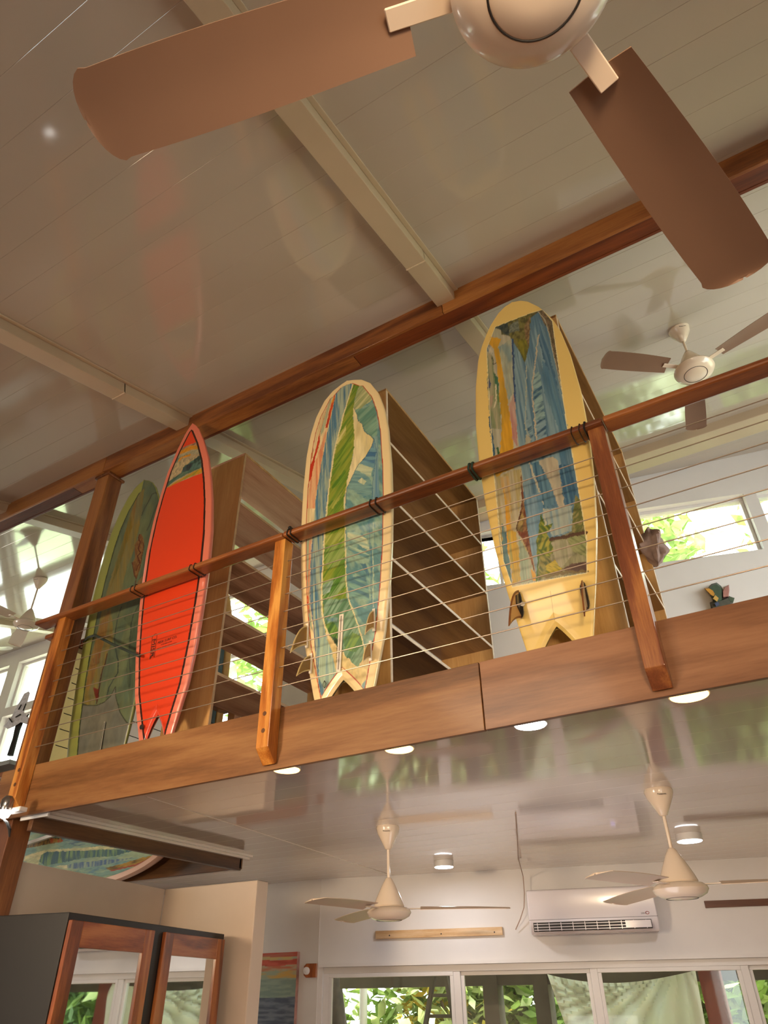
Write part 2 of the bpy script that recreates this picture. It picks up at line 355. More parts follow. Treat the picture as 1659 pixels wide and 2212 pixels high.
# partition walls (do not reach the ceiling)
pz=2.31; cA=atZ(45,1860,pz); cB=atZ(357,1921,pz); cC=atZ(556,1901,pz); cD=atZ(599,1905,pz)
def wallseg(mb,a,b,th,z0,z1,side=1):
    a=Vector((a[0],a[1],0)); b=Vector((b[0],b[1],0)); d=(b-a).normalized(); n=Vector((-d.y,d.x,0))*side*th
    mb.prism([(a.x,a.y),(b.x,b.y),(b.x+n.x,b.y+n.y),(a.x+n.x,a.y+n.y)],z0,z1)
mb=MB(); wallseg(mb,cA,cB,.11,0,pz,1); mb.build('wall_partition_left',M['wallw'],kind='structure',bevel=.004)
mb=MB(); wallseg(mb,cB,cC,.13,0,pz,1); mb.build('wall_partition_right',M['wallw'],kind='structure',bevel=.006)
# artwork on the boards, in metres on each board: across, along
ART={"3":[["f",[[-0.4094,2.3775],[0.3339,2.0102],[0.3102,1.0354],[0.3135,0.4392],[0.3005,-0.0492],[-0.3735,0.0733],[-0.4166,0.7103],[-0.3482,1.2629]],"E6D2A0","DCC48E",30,6,0,0.004,0.5],
["f",[[0.1082,2.0551],[0.08,1.9827],[0.0662,1.9144],[0.0596,1.8439],[0.0626,1.7225],[0.0721,1.6479],[0.0703,1.5566],[0.055,1.4723],[0.0378,1.3903],[0.0209,1.3096],[0.0086,1.2285],[0.0075,1.14],[0.0139,1.0186],[0.016,0.8445],[0.0212,0.7498],[0.0267,0.6215],[0.0299,0.5909],[0.0604,0.5332],[0.0861,0.4629],[0.1111,0.3906],[0.1275,0.3362],[0.1396,0.2979],[0.2072,0.2545],[0.2517,0.5316],[0.2902,1.0423],[0.2808,1.6051],[0.2415,1.9065],[0.1506,2.0497]],"8FAE98","5E8C8E",26,16,35,0.004,0.5],
["f",[[0.1082,2.0551],[0.08,1.9827],[0.0662,1.9144],[0.0596,1.8439],[0.1037,1.824],[0.1497,1.8515],[0.1956,1.8693],[0.2141,1.8949],[0.1644,2.0177]],"C9C690","9BA670",60,7,-50,0.006,0.5],
["f",[[0.0759,1.8414],[0.1405,1.8267],[0.2178,1.83],[0.233,1.6256],[0.2234,1.5613],[0.1886,1.5987],[0.1444,1.6498],[0.1265,1.7136],[0.0969,1.7502],[0.0853,1.8033]],"7FA58C","5C8A78",50,8,-60,0.004,0.5],
["f",[[0.2106,1.5894],[0.2368,1.5783],[0.2416,1.0591],[0.2006,1.0733],[0.2038,1.3698],[0.1923,1.5156]],"5A86A0","86A8A4",70,4,0,0.005,0.5],
["f",[[0.1923,1.5156],[0.2269,1.4925],[0.2169,1.3864],[0.2037,1.3612],[0.1085,1.429],[0.1481,1.4665]],"3F6E92","6F9CA6",50,9,70,0.006,0.5],
["f",[[0.1085,1.429],[0.2037,1.3612],[0.1904,1.3104],[0.1042,1.3216],[0.0821,1.3909]],"C2CDA6","8FB0A0",50,9,70,0.006,0.5],
["f",[[0.0821,1.3909],[0.1476,1.3396],[0.1901,1.2807],[0.202,1.2006],[0.1469,1.179],[0.0299,1.2847],[0.0516,1.3241]],"7CA49E","4F7F8C",50,9,70,0.006,0.5],
["f",[[0.1259,1.322],[0.1559,1.285],[0.143,1.2643],[0.0998,1.306]],"D6D6AC","C2CDA6",40,5,0,0.004,0.5],
["f",[[0.0268,0.9869],[0.1051,0.9692],[0.1654,0.9039],[0.1768,0.8327],[0.1052,0.8926],[0.0355,0.9453]],"C8CFA6","93B3A0",50,9,60,0.006,0.5],
["f",[[0.1172,0.7768],[0.1488,0.7637],[0.1757,0.7014],[0.1717,0.681],[0.1369,0.7344]],"3F6C84","5A8590",40,5,0,0.004,0.5],
["f",[[0.0358,0.9144],[0.1727,0.8154],[0.1725,0.7786],[0.0362,0.8762]],"A9C2A4","5F8E90",60,9,60,0.006,0.5],
["f",[[0.0418,0.7073],[0.1446,0.696],[0.1748,0.5813],[0.1669,0.5486],[0.0467,0.5983]],"7FA898","557F8A",60,9,60,0.006,0.5],
["l",[[0.2103,1.5622],[0.2306,1.4466],[0.2123,1.3665],[0.2029,1.2844],[0.1923,1.0761],[0.1742,1.0123],[0.1811,0.8687],[0.1879,0.7557],[0.1827,0.6141],[0.1893,0.5084]],0.004,"4C7690",0.002],
["l",[[0.2023,1.0029],[0.1964,0.8267],[0.1987,0.6804],[0.193,0.5074]],0.004,"B9C8A8",0.002],
["f",[[0.0641,1.8613],[0.0853,1.8033],[0.0969,1.7502],[0.1265,1.7136],[0.1444,1.6498],[0.1886,1.5987],[0.2103,1.5668],[0.1968,1.5272],[0.1481,1.4576],[0.1041,1.4219],[0.0733,1.3767],[0.0472,1.3214],[0.0255,1.2864],[0.0174,1.2254],[0.014,1.1377],[0.0053,1.1408],[0.0164,1.3113],[0.0421,1.4107],[0.0639,1.4912],[0.07,1.6025],[0.0626,1.7225],[0.0596,1.8439]],"E8D9A4","DCCB90",20,6,0,0.002,0.5],
["l",[[0.0642,1.8564],[0.0853,1.8009],[0.0969,1.7479],[0.1265,1.7112],[0.1444,1.6474],[0.1886,1.5964],[0.2103,1.5645],[0.1967,1.525],[0.1481,1.4554],[0.1041,1.4197],[0.0733,1.3745],[0.0472,1.3192],[0.0256,1.2821],[0.0196,1.2246],[0.0188,0.9584]],0.004,"3D6470",0.002],
["f",[[0.0559,2.0702],[0.1082,2.05],[0.08,1.9827],[0.0662,1.9144],[0.0596,1.8439],[0.0626,1.7225],[0.0721,1.6479],[0.0703,1.5566],[0.055,1.4723],[0.0378,1.3903],[0.0209,1.3096],[0.0086,1.2285],[0.0075,1.14],[0.0139,1.0186],[0.0151,0.9209],[0.016,0.8445],[0.0212,0.7498],[0.0263,0.6574],[0.0267,0.6215],[0.0299,0.5909],[0.0001,0.5604],[-0.1094,0.4139],[-0.1301,0.5171],[-0.1338,0.6347],[-0.1322,0.6646],[-0.1329,0.8897],[-0.1278,1.0053],[-0.1095,1.2017],[-0.1124,1.1814],[-0.104,1.2905],[-0.093,1.3959],[-0.0812,1.4809],[-0.0736,1.5554],[-0.061,1.6196],[-0.0436,1.6827],[-0.0305,1.7388],[-0.015,1.8042],[-0.004,1.8627],[0.0142,1.9285],[0.0372,2.0029]],"8D9A34","5F8428",60,7,-42,0.004,0.5],
["f",[[-0.0391,1.695],[0.0115,1.7446],[0.0031,1.6724],[-0.0516,1.6158],[-0.0599,1.5636],[-0.069,1.5535],[-0.0569,1.6459]],"D6CC84","A6A850",70,7,-42,0.006,0.5],
["f",[[-0.0689,1.5489],[-0.0321,1.557],[0.0358,1.6167],[0.0588,1.5841],[0.0049,1.5239],[-0.0581,1.4719],[-0.076,1.4519]],"3E701C","7F9A30",70,6,-42,0.008,0.5],
["f",[[-0.0876,1.3586],[-0.0514,1.3627],[0.0152,1.4211],[0.0112,1.3785],[-0.0372,1.3224],[-0.0774,1.3112]],"4E7C22","7F9A30",70,6,-42,0.008,0.5],
["f",[[-0.1024,1.2255],[-0.0533,1.2294],[-0.0011,1.2962],[-0.0092,1.2392],[-0.0699,1.1718],[-0.097,1.1896]],"4E7C22","A2A64A",70,6,-42,0.008,0.5],
["f",[[-0.13,1.006],[0.0057,1.0095],[0.0105,0.961],[-0.0938,0.9318],[-0.124,0.949]],"A9AE5A","8A9A3C",70,6,-42,0.006,0.5],
["f",[[-0.1238,0.9411],[0.0068,0.9235],[0.0165,0.8068],[-0.0984,0.7844],[-0.1296,0.8503]],"8DA258","5E8A30",70,6,-42,0.008,0.5],
["f",[[-0.1299,0.7227],[-0.0353,0.7292],[0.0255,0.7302],[0.0263,0.6574],[-0.0531,0.6073],[-0.1258,0.5907]],"8EA870","4D7F2A",70,6,-42,0.01,0.5],
["f",[[-0.1292,0.7004],[-0.08,0.7124],[-0.0555,0.7165],[-0.0784,0.65],[-0.1274,0.6415]],"9FB6A8","6F9470",60,7,-42,0.006,0.5],
["f",[[-0.1242,0.6125],[0.03,0.5871],[0.0604,0.5332],[0.0861,0.4629],[0.1111,0.3906],[0.1275,0.3362],[0.1396,0.2979],[0.1273,0.2374],[0.0991,0.2053],[0.0706,0.2219],[0.0082,0.2884],[-0.0391,0.3496],[-0.0923,0.4247],[-0.1158,0.4831]],"84A488","557F5C",60,7,-38,0.008,0.5],
["f",[[-0.111,0.4667],[-0.0588,0.469],[-0.028,0.4353],[-0.0269,0.3796],[-0.0392,0.3533],[-0.088,0.4237]],"3E6A2C","6E9440",70,6,-38,0.01,0.5],
["f",[[-0.0832,0.4077],[-0.0268,0.3723],[-0.0261,0.3357],[-0.0433,0.3506]],"24402C","3B5E3A",40,5,0,0.004,0.5],
["f",[[0.0072,0.3644],[0.0655,0.3943],[0.1193,0.3597],[0.1234,0.3087],[0.0785,0.2834],[0.0247,0.3026]],"7FA050","567F50",70,6,-38,0.01,0.5],
["f",[[-0.1032,0.5027],[-0.029,0.4917],[-0.0286,0.4691],[-0.0852,0.4831]],"5C8290","7C9C90",40,5,0,0.004,0.5],
["l",[[0.0083,1.2016],[0.0117,1.1311],[0.016,1.0179],[0.0172,0.9203],[0.0222,0.8426],[0.0253,0.7486],[0.0303,0.6563],[0.0386,0.6182],[0.0429,0.5817],[0.0629,0.524],[0.0647,0.5321],[0.086,0.4703],[0.107,0.4025],[0.1234,0.3587],[0.1335,0.3099]],0.007,"DDD4A0",0.003],
["f",[[-0.0795,2.058],[-0.0902,1.9865],[-0.1007,1.916],[-0.118,1.8348],[-0.1306,1.7673],[-0.1448,1.6776],[-0.1585,1.5801],[-0.1706,1.5157],[-0.1793,1.4285],[-0.1911,1.366],[-0.1996,1.2814],[-0.2039,1.2131],[-0.2083,1.1242],[-0.2169,1.0098],[-0.2218,0.9166],[-0.2221,0.8394],[-0.2197,0.7629],[-0.2171,0.651],[-0.2173,0.6074],[-0.203,0.5548],[-0.1863,0.4737],[-0.1737,0.3769],[-0.1665,0.3018],[-0.1545,0.2096],[-0.1482,0.1556],[-0.1289,0.0828],[-0.021,0.0623],[-0.0365,0.2202],[-0.0642,0.3299],[-0.105,0.4128],[-0.1257,0.516],[-0.1338,0.6347],[-0.1329,0.5569],[-0.137,0.6842],[-0.1357,0.7765],[-0.1329,0.8897],[-0.13,1.006],[-0.1172,1.1631],[-0.1169,1.183],[-0.1137,1.2295],[-0.1046,1.3124],[-0.0976,1.3977],[-0.0859,1.4827],[-0.0783,1.5572],[-0.0702,1.6141],[-0.0528,1.6771],[-0.0352,1.7408],[-0.0221,1.8074],[-0.0088,1.8648],[0.0094,1.9307],[0.0325,2.0051],[0.0511,2.0674],[0.0269,2.0945]],"4A7A94","A3B29A",75,5,4,0.003,0.47],
["f",[[-0.1435,0.3884],[-0.1094,0.4139],[-0.0642,0.3299],[-0.0365,0.2202],[-0.0223,0.1305],[-0.0423,0.1003],[-0.1089,0.1132],[-0.1452,0.19],[-0.1503,0.3347]],"A8BFA4","7FA0A0",60,5,0,0.006,0.5],
["l",[[0.0511,2.0648],[0.0325,2.0],[0.0118,1.9296],[-0.0064,1.8637],[-0.0197,1.8063],[-0.0328,1.7398],[-0.0504,1.6761],[-0.0679,1.6131],[-0.0783,1.5572],[-0.0859,1.4827],[-0.0976,1.3977],[-0.1046,1.3124],[-0.1137,1.2295],[-0.115,1.1624],[-0.1283,1.0213],[-0.1316,0.8893],[-0.1349,0.7762],[-0.137,0.6842],[-0.1308,0.5564],[-0.1248,0.5158],[-0.1106,0.4553],[-0.0876,0.4087]],0.01,"E3D6A0",0.003],
["l",[[-0.2122,1.0003],[-0.2196,0.916],[-0.2187,0.8003],[-0.215,0.6504],[-0.1999,0.5346],[-0.1863,0.4737],[-0.1759,0.3774],[-0.1629,0.2649],[-0.1538,0.1918]],0.004,"3E4F86",0.002],
["l",[[-0.2209,0.9991],[-0.224,0.7641],[-0.2177,0.6147]],0.003,"E3D6B0",0.002],
["f",[[-0.2858,1.0195],[-0.2216,1.0152],[-0.2229,0.8397],[-0.2177,0.6147],[-0.2519,0.5838],[-0.2743,0.7406],[-0.2866,0.8583],[-0.2256,0.6592],[-0.2,0.4808],[-0.1846,0.4317],[-0.2182,0.4891],[-0.2545,0.5875]],"8FA48A","B0B090",60,4,0,0.003,0.5],
["f",[[-0.2389,1.0087],[-0.2214,1.0112],[-0.2251,0.8403],[-0.2229,0.6893],[-0.2224,0.5799],[-0.2309,0.5821],[-0.2365,0.8054]],"D88A60","C9A080",60,4,0,0.003,0.5],
["l",[[-0.2741,0.8239],[-0.2631,0.73],[-0.2474,0.6225],[-0.2349,0.6617],[-0.2213,0.5594]],0.006,"D0623C",0.003],
["f",[[-0.1372,2.0082],[-0.1184,2.0403],[-0.0893,2.0574],[-0.1148,1.9979],[-0.1258,1.9474],[-0.1429,1.8605],[-0.1554,1.7925],[-0.1824,1.7315],[-0.1888,1.7776],[-0.1709,1.8236],[-0.1587,1.9022]],"9CAA88","B4B48E",40,5,0,0.004,0.5],
["f",[[-0.1359,1.7841],[-0.1539,1.7435],[-0.1841,1.6371],[-0.2281,1.5382],[-0.2485,1.4546],[-0.258,1.3461],[-0.2955,1.2447],[-0.2062,1.2139],[-0.1935,1.3669],[-0.1778,1.4504],[-0.1713,1.539],[-0.1592,1.6036],[-0.1435,1.7152]],"D98A60","E4B484",75,4,4,0.006,0.5],
["f",[[-0.0867,2.0511],[-0.1145,1.9825],[-0.125,1.917],[-0.1422,1.8356],[-0.1504,1.7855],[-0.131,1.782],[-0.1183,1.8447],[-0.1053,1.9082],[-0.0923,1.9724]],"C03A14","D05418",40,5,0,0.004,0.5],
["f",[[-0.0958,2.0196],[-0.1122,1.9916],[-0.1141,1.9672],[-0.0997,1.9757]],"E69A20","D87A18",40,5,0,0.004,0.5],
["f",[[-0.1908,1.7639],[-0.2061,1.7174],[-0.2221,1.6289],[-0.2524,1.5476],[-0.2616,1.4822],[-0.261,1.4141],[-0.2475,1.4316],[-0.2321,1.5167],[-0.2118,1.6107],[-0.1906,1.6871]],"B82814","CC4018",40,5,0,0.005,0.5],
["l",[[-0.1465,1.9871],[-0.1634,1.8943],[-0.1803,1.8129],[-0.1931,1.7601]],0.003,"C04A28",0.002],
["f",[[-0.2494,1.7065],[-0.2377,1.6589],[-0.2397,1.5891],[-0.2585,1.5779],[-0.265,1.5064],[-0.2872,1.4692],[-0.2815,1.6057],[-0.2684,1.6952]],"C08A50","B0A080",50,6,0,0.006,0.5],
["f",[[-0.2872,1.4692],[-0.2642,1.4878],[-0.2638,1.3704],[-0.2879,1.2821]],"9CA47C","8F9C80",40,5,0,0.004,0.5],
["f",[[-0.1046,0.3979],[-0.0692,0.3602],[-0.0258,0.3212],[0.0083,0.2813],[0.0829,0.2088],[0.1471,0.1848],[0.1429,0.1312],[0.127,0.1041],[0.1032,0.0887],[0.0873,0.0885],[-0.0023,0.1643],[-0.0268,0.152],[-0.0407,0.2211],[-0.0684,0.3308]],"DDC88C","D2BA7C",25,25,0,0.004,0.5],
["f",[[0.127,0.1209],[0.1469,0.1372],[0.1388,0.0884],[0.1032,0.0853]],"7FA0A0","9AB0A0",40,5,0,0.004,0.5],
["l",[[-0.0024,0.1678],[-0.0266,0.1417],[-0.0466,0.1113],[-0.0749,0.0861],[-0.0994,0.0738]],0.007,"C8502C",0.0005],
["l",[[-0.0024,0.1678],[0.0307,0.1336],[0.0713,0.1017],[0.1032,0.082],[0.1504,0.0628]],0.007,"C8502C",0.0005]],"4":[["f",[[-0.1163,2.0013],[0.1671,1.9975],[0.2112,1.8826],[0.1968,1.1362],[0.2003,1.0268],[0.2005,0.6564],[0.1963,0.5363],[0.2011,0.5594],[0.1747,0.3788],[-0.1804,0.389],[-0.2101,0.5306],[-0.2121,0.6931],[-0.2109,1.0217],[-0.1811,1.8626]],"4D7288","7C98A0",70,4,2,0.0,0.5],
["f",[[0.1255,1.8179],[0.1357,1.6367],[0.1419,1.4367],[0.1892,1.1616],[0.1968,1.1362],[0.1814,1.4659],[0.162,1.7772],[0.145,1.9744]],"3C6480","6C8C9A",70,4,6,0.008,0.5],
["f",[[0.1242,1.6426],[0.1814,1.4659],[0.1927,1.16],[0.1578,1.1528],[0.1136,1.4023]],"46708A","5C8292",60,4,4,0.008,0.5],
["f",[[-0.1163,2.0013],[-0.0362,1.9933],[-0.0315,1.8702],[-0.0288,1.7939],[-0.0355,1.6722],[-0.0419,1.5738],[-0.0442,1.4759],[-0.0529,1.3594],[-0.0575,1.2445],[-0.0583,1.1834],[-0.0639,1.0243],[-0.0596,0.9556],[-0.0655,0.8703],[-0.0698,0.7652],[-0.0712,0.6216],[-0.064,0.5228],[-0.0612,0.5153],[-0.0552,0.4243],[-0.054,0.3924],[-0.1804,0.389],[-0.2101,0.5306],[-0.2121,0.6931],[-0.2109,1.0217],[-0.1811,1.8626]],"B0AA94","A8A68C",35,5,0,0.0,0.5],
["f",[[-0.1098,1.8363],[-0.0326,1.86],[-0.0342,1.7233],[-0.0459,1.5758],[-0.0472,1.4871],[-0.085,1.446],[-0.0944,1.5992],[-0.0984,1.7297]],"A4A890","7F9490",35,8,0,0.008,0.5],
["f",[[-0.1532,1.9463],[-0.0869,1.889],[-0.1098,1.8363],[-0.1009,1.7049],[-0.0969,1.5752],[-0.089,1.4478],[-0.0852,1.3264],[-0.0853,1.2498],[-0.0862,1.195],[-0.1015,1.0162],[-0.1593,1.0157],[-0.2029,0.996],[-0.2048,1.0194],[-0.1534,1.199],[-0.1349,1.361],[-0.1358,1.4205],[-0.1279,1.5648],[-0.13,1.7195],[-0.1372,1.829],[-0.1666,1.8985]],"D09C28","B8902C",30,5,0,0.006,0.5],
["f",[[-0.177,1.8335],[-0.1462,1.7803],[-0.1497,1.6515],[-0.1361,1.5687],[-0.1358,1.4205],[-0.1435,1.2811],[-0.2077,1.3084],[-0.1939,1.6473]],"A8A080","7F8A64",50,6,0,0.006,0.5],
["f",[[-0.1515,1.6782],[-0.1313,1.617],[-0.1373,1.4699],[-0.1481,1.4455],[-0.153,1.5266]],"38684C","6A8450",50,8,0,0.006,0.5],
["f",[[-0.1886,1.6809],[-0.1761,1.6029],[-0.1829,1.5758],[-0.198,1.5778]],"2E3A58","3A4A6A",30,8,0,0.004,0.5],
["f",[[-0.175,1.8811],[-0.1547,1.8813],[-0.1471,1.8181],[-0.1443,1.8006],[-0.1766,1.8386]],"38607A","C0B8A0",40,20,0,0.004,0.5],
["l",[[-0.1505,1.7825],[-0.1468,1.7279],[-0.1291,1.7295]],0.005,"343426",0.004],
["l",[[-0.148,1.5794],[-0.1535,1.4774],[-0.1703,1.436]],0.008,"CFC6A4",0.004],
["f",[[-0.1883,1.5181],[-0.1667,1.5181],[-0.1808,1.4603],[-0.1957,1.4377]],"B46A5C","A89078",40,8,0,0.004,0.5],
["f",[[-0.0447,1.4908],[-0.0587,1.4582],[-0.0834,1.421],[-0.0868,1.3507],[-0.0846,1.256],[-0.0902,1.1966],[-0.0673,1.1402],[-0.0561,1.2778],[-0.055,1.3259],[-0.0614,1.2461],[-0.0493,1.4296]],"B0746C","B89888",50,5,0,0.005,0.5],
["l",[[-0.203,1.381],[-0.2025,1.2918],[-0.1987,1.2176],[-0.1998,1.1375]],0.012,"2F5870",0.006],
["l",[[-0.1733,1.1692],[-0.1724,1.1359]],0.012,"2F5A34",0.004],
["f",[[-0.2069,0.9975],[-0.1064,1.0091],[-0.0625,1.0013],[-0.0808,0.8758],[-0.1023,0.7553],[-0.1188,0.6777],[-0.1017,0.6232],[-0.0749,0.5261],[-0.2204,0.5701],[-0.2122,0.8574]],"B4AA8C","A89A64",60,4,0,0.004,0.5],
["f",[[-0.1823,0.9928],[-0.1337,0.9835],[-0.1304,0.9377],[-0.1399,0.8106],[-0.1426,0.6038],[-0.1337,0.5439],[-0.1862,0.5598],[-0.1671,0.8201]],"C89A34","B4A078",60,4,0,0.006,0.5],
["f",[[-0.1662,0.8284],[-0.1476,0.8133],[-0.1529,0.6888],[-0.1486,0.5484],[-0.1786,0.5575],[-0.1759,0.6963]],"D09420","C49838",40,4,0,0.004,0.5],
["f",[[-0.1962,0.7322],[-0.1836,0.6988],[-0.1862,0.5598],[-0.2089,0.5667]],"3E6478","7F9480",50,5,0,0.006,0.5],
["f",[[-0.2031,0.6902],[-0.1746,0.681],[-0.1806,0.5884],[-0.1806,0.5036],[-0.1804,0.389],[-0.1971,0.4649],[-0.2073,0.5408]],"3E6478","5C7C7C",50,5,0,0.006,0.5],
["f",[[-0.1711,0.6798],[-0.1253,0.665],[-0.127,0.5535],[-0.1359,0.4119],[-0.1763,0.3949],[-0.1758,0.5314]],"C09A34","9C9858",60,5,0,0.008,0.5],
["f",[[-0.1169,0.6434],[-0.0747,0.5193],[-0.0585,0.4252],[-0.0589,0.3938],[-0.1341,0.3973]],"B0A890","8FA088",60,4,0,0.006,0.5],
["f",[[-0.0784,0.4593],[-0.058,0.4286],[-0.0577,0.39],[-0.0758,0.3951]],"C8963C","B88C40",40,5,0,0.004,0.5],
["f",[[-0.1163,2.0013],[0.1671,1.9975],[0.0964,1.9634],[0.0754,1.8236],[0.062,1.7465],[0.0432,1.6941],[0.0282,1.6556],[0.0101,1.737],[-0.0147,1.8238],[-0.0382,1.89],[-0.0833,1.9252],[-0.0844,1.9588]],"4A4A24","75703A",60,40,0,0.004,0.5],
["f",[[-0.0027,1.8548],[0.0571,1.8122],[0.0541,1.7507],[0.0432,1.6941],[0.0288,1.6604],[0.0141,1.7349]],"7C7820","5C5C24",40,20,0,0.004,0.5],
["f",[[0.052,1.917],[0.0935,1.976],[0.0754,1.8236],[0.0632,1.7564],[0.053,1.8144]],"6C5436","8C7650",90,90,0,0.004,0.5],
["f",[[-0.117,1.9933],[-0.0362,1.9933],[-0.0382,1.89],[-0.0701,1.9236],[-0.0839,1.9641]],"1E3238","4A5448",50,40,0,0.004,0.5],
["f",[[-0.0294,1.9729],[0.0245,1.9817],[0.0241,1.8997],[-0.036,1.9106]],"7C8474","5C6458",120,120,0,0.001,0.5],
["f",[[0.1429,1.9921],[0.1671,1.9975],[0.2112,1.8826],[0.2051,1.5518],[0.1992,1.4096],[0.1939,1.5574],[0.1865,1.7123],[0.1839,1.8179],[0.167,1.8805]],"544C34","7C6850",90,60,0,0.003,0.5],
["l",[[0.1426,1.9895],[0.1709,1.9106],[0.1839,1.8179],[0.1865,1.7123],[0.1939,1.5574],[0.198,1.4149]],0.005,"A8A48C",0.003],
["l",[[-0.0223,1.8545],[-0.0302,1.7212],[-0.0451,1.5255],[-0.0493,1.4296]],0.01,"2C4A70",0.003],
["f",[[0.0651,1.5468],[0.0942,1.5673],[0.1067,1.5364],[0.0986,1.4093],[0.0965,1.2697],[0.089,1.1821],[0.0372,1.2041],[0.0496,1.3371],[0.0567,1.4772]],"2F5872","86A4A0",12,60,20,0.004,0.45],
["f",[[-0.0091,1.2863],[0.0236,1.2817],[0.0189,1.1746],[0.0068,1.1424],[-0.0097,1.2102]],"2C5068","7C98A0",12,60,20,0.004,0.45],
["f",[[0.046,1.2623],[0.0973,1.2494],[0.085,1.1238],[0.0377,1.1296]],"2C5068","7C98A0",12,60,20,0.004,0.45],
["l",[[0.1294,1.8158],[0.1078,1.7434],[0.0846,1.6222],[0.0584,1.5253],[0.0456,1.3861],[0.0442,1.2928],[0.0372,1.2041],[0.0344,1.1356]],0.007,"B8AC90",0.005],
["l",[[0.0384,1.6352],[0.0199,1.4947],[0.0,1.3594],[-0.0135,1.2258],[-0.0096,1.2817],[-0.011,1.2344],[-0.0006,1.1828]],0.005,"A4A890",0.004],
["f",[[-0.0152,1.1983],[0.009,1.1601],[-0.002,1.1367],[-0.0264,1.1375]],"A8A48C","A09C84",40,5,0,0.004,0.5],
["f",[[-0.0079,1.0205],[0.035,1.0126],[0.0532,0.9393],[0.0694,0.8854],[0.0786,0.8393],[0.0751,0.7567],[0.0217,0.7545],[0.0135,0.8417],[-0.0024,0.9341]],"2F5A76","5A8090",70,4,0,0.006,0.5],
["f",[[0.0318,1.0184],[0.103,1.0214],[0.126,0.9901],[0.1232,0.8868],[0.1227,0.8022],[0.1266,0.6978],[0.1253,0.6378],[0.0983,0.7075],[0.0786,0.8393],[0.0694,0.8854],[0.0532,0.9393]],"B4AA90","A09C88",30,8,0,0.006,0.5],
["l",[[-0.016,1.0192],[-0.0024,0.9341],[0.0135,0.8417],[0.0217,0.7545],[0.0184,0.641]],0.01,"B4B098",0.006],
["f",[[0.1298,0.9622],[0.1852,0.9493],[0.1857,0.8002],[0.1504,0.7099],[0.1371,0.6941],[0.1299,0.7996],[0.1232,0.8868]],"2F5A78","5C8496",70,4,3,0.008,0.5],
["f",[[0.0202,0.7426],[0.1567,0.728],[0.1412,0.5969],[0.0455,0.5923],[0.0296,0.6696]],"9AA498","7C98A0",60,4,0,0.008,0.5],
["f",[[-0.0565,0.8455],[0.0246,0.8377],[0.0191,0.7347],[-0.02,0.6053],[-0.0387,0.5151],[-0.064,0.5228],[-0.0665,0.6607]],"7C9AA8","5C849A",60,4,0,0.004,0.5],
["f",[[-0.0664,1.0027],[-0.0769,0.8744],[-0.0802,0.8111],[-0.1046,0.7351],[-0.1245,0.6795],[-0.1017,0.6232],[-0.0749,0.5261],[-0.064,0.5228],[-0.0702,0.6619],[-0.0674,0.7855],[-0.0679,0.8496],[-0.0654,0.9225]],"6A3A20","8C6840",80,60,0,0.003,0.5],
["f",[[-0.09,0.7595],[-0.0777,0.7303],[-0.1008,0.6311],[-0.1245,0.6795],[-0.1008,0.7339]],"A08A50","6C5A30",60,60,0,0.002,0.5],
["l",[[-0.0896,0.7636],[-0.1245,0.6795],[-0.098,0.6221],[-0.0749,0.5261]],0.005,"4A2A18",0.002],
["f",[[-0.1253,0.665],[-0.0803,0.6505],[-0.0683,0.5722],[-0.0633,0.4979],[-0.058,0.4286],[-0.0684,0.4564],[-0.0793,0.5389],[-0.0961,0.6068]],"6A3218","8A5C38",80,60,0,0.003,0.5],
["f",[[0.1372,0.5943],[0.1672,0.7244],[0.199,0.7417],[0.2005,0.6564],[0.1963,0.5363],[0.1827,0.4481],[0.1732,0.3793],[-0.0561,0.3895],[-0.0435,0.4634],[-0.0224,0.5762],[-0.032,0.5693],[0.0354,0.5718]],"8C8A68","706E4C",60,12,0,0.004,0.5],
["f",[[0.1793,0.7817],[0.199,0.7417],[0.1963,0.5363],[0.1395,0.5856],[0.1643,0.705]],"5C6430","8C8450",90,40,-40,0.006,0.5],
["f",[[-0.0257,0.5226],[0.025,0.5432],[0.0201,0.4553],[0.0536,0.407],[-0.0208,0.4005],[-0.0491,0.391]],"4C5A28","8A8440",80,30,30,0.008,0.5],
["f",[[0.0072,0.7305],[0.0163,0.6538],[0.0583,0.6601],[0.0216,0.6079],[0.0354,0.5718],[0.0182,0.4979],[-0.0387,0.5151],[-0.0333,0.5895],[-0.0152,0.6439]],"46601C","8C9030",90,20,30,0.006,0.5],
["f",[[-0.0073,0.4527],[0.0919,0.4903],[0.0528,0.4491],[0.0618,0.4185],[-0.0061,0.4102]],"5A6A1C","B09C2C",90,20,50,0.01,0.5],
["f",[[-0.0336,0.5982],[0.038,0.5901],[0.0404,0.5565],[0.0385,0.4923],[-0.0008,0.5294],[-0.0326,0.5501]],"4C641C","A09A34",90,20,-30,0.01,0.5],
["f",[[0.1095,0.5673],[0.2043,0.58],[0.1854,0.4583],[0.1251,0.4908]],"6C7444","8C9060",90,20,40,0.012,0.5],
["f",[[0.0348,0.5656],[0.1085,0.5603],[0.1304,0.4821],[0.0628,0.4252],[0.0376,0.4855]],"A09A80","8C8C6C",60,6,0,0.006,0.5],
["l",[[0.0364,0.5794],[0.0802,0.5772],[0.1345,0.5755],[0.1986,0.5742]],0.018,"4E3420",0.006],
["f",[[0.0687,0.42],[0.1141,0.438],[0.1813,0.4318],[0.1732,0.3793],[0.0921,0.3993]],"4A342C","5C4438",20,40,0,0.004,0.5],
["l",[[-0.0561,0.3895],[-0.0435,0.4634],[-0.029,0.5236]],0.008,"4A6A2C",0.003],
["l",[[-0.0175,0.3996],[0.06,0.4051],[0.1742,0.3858]],0.014,"6C5C34",0.01],
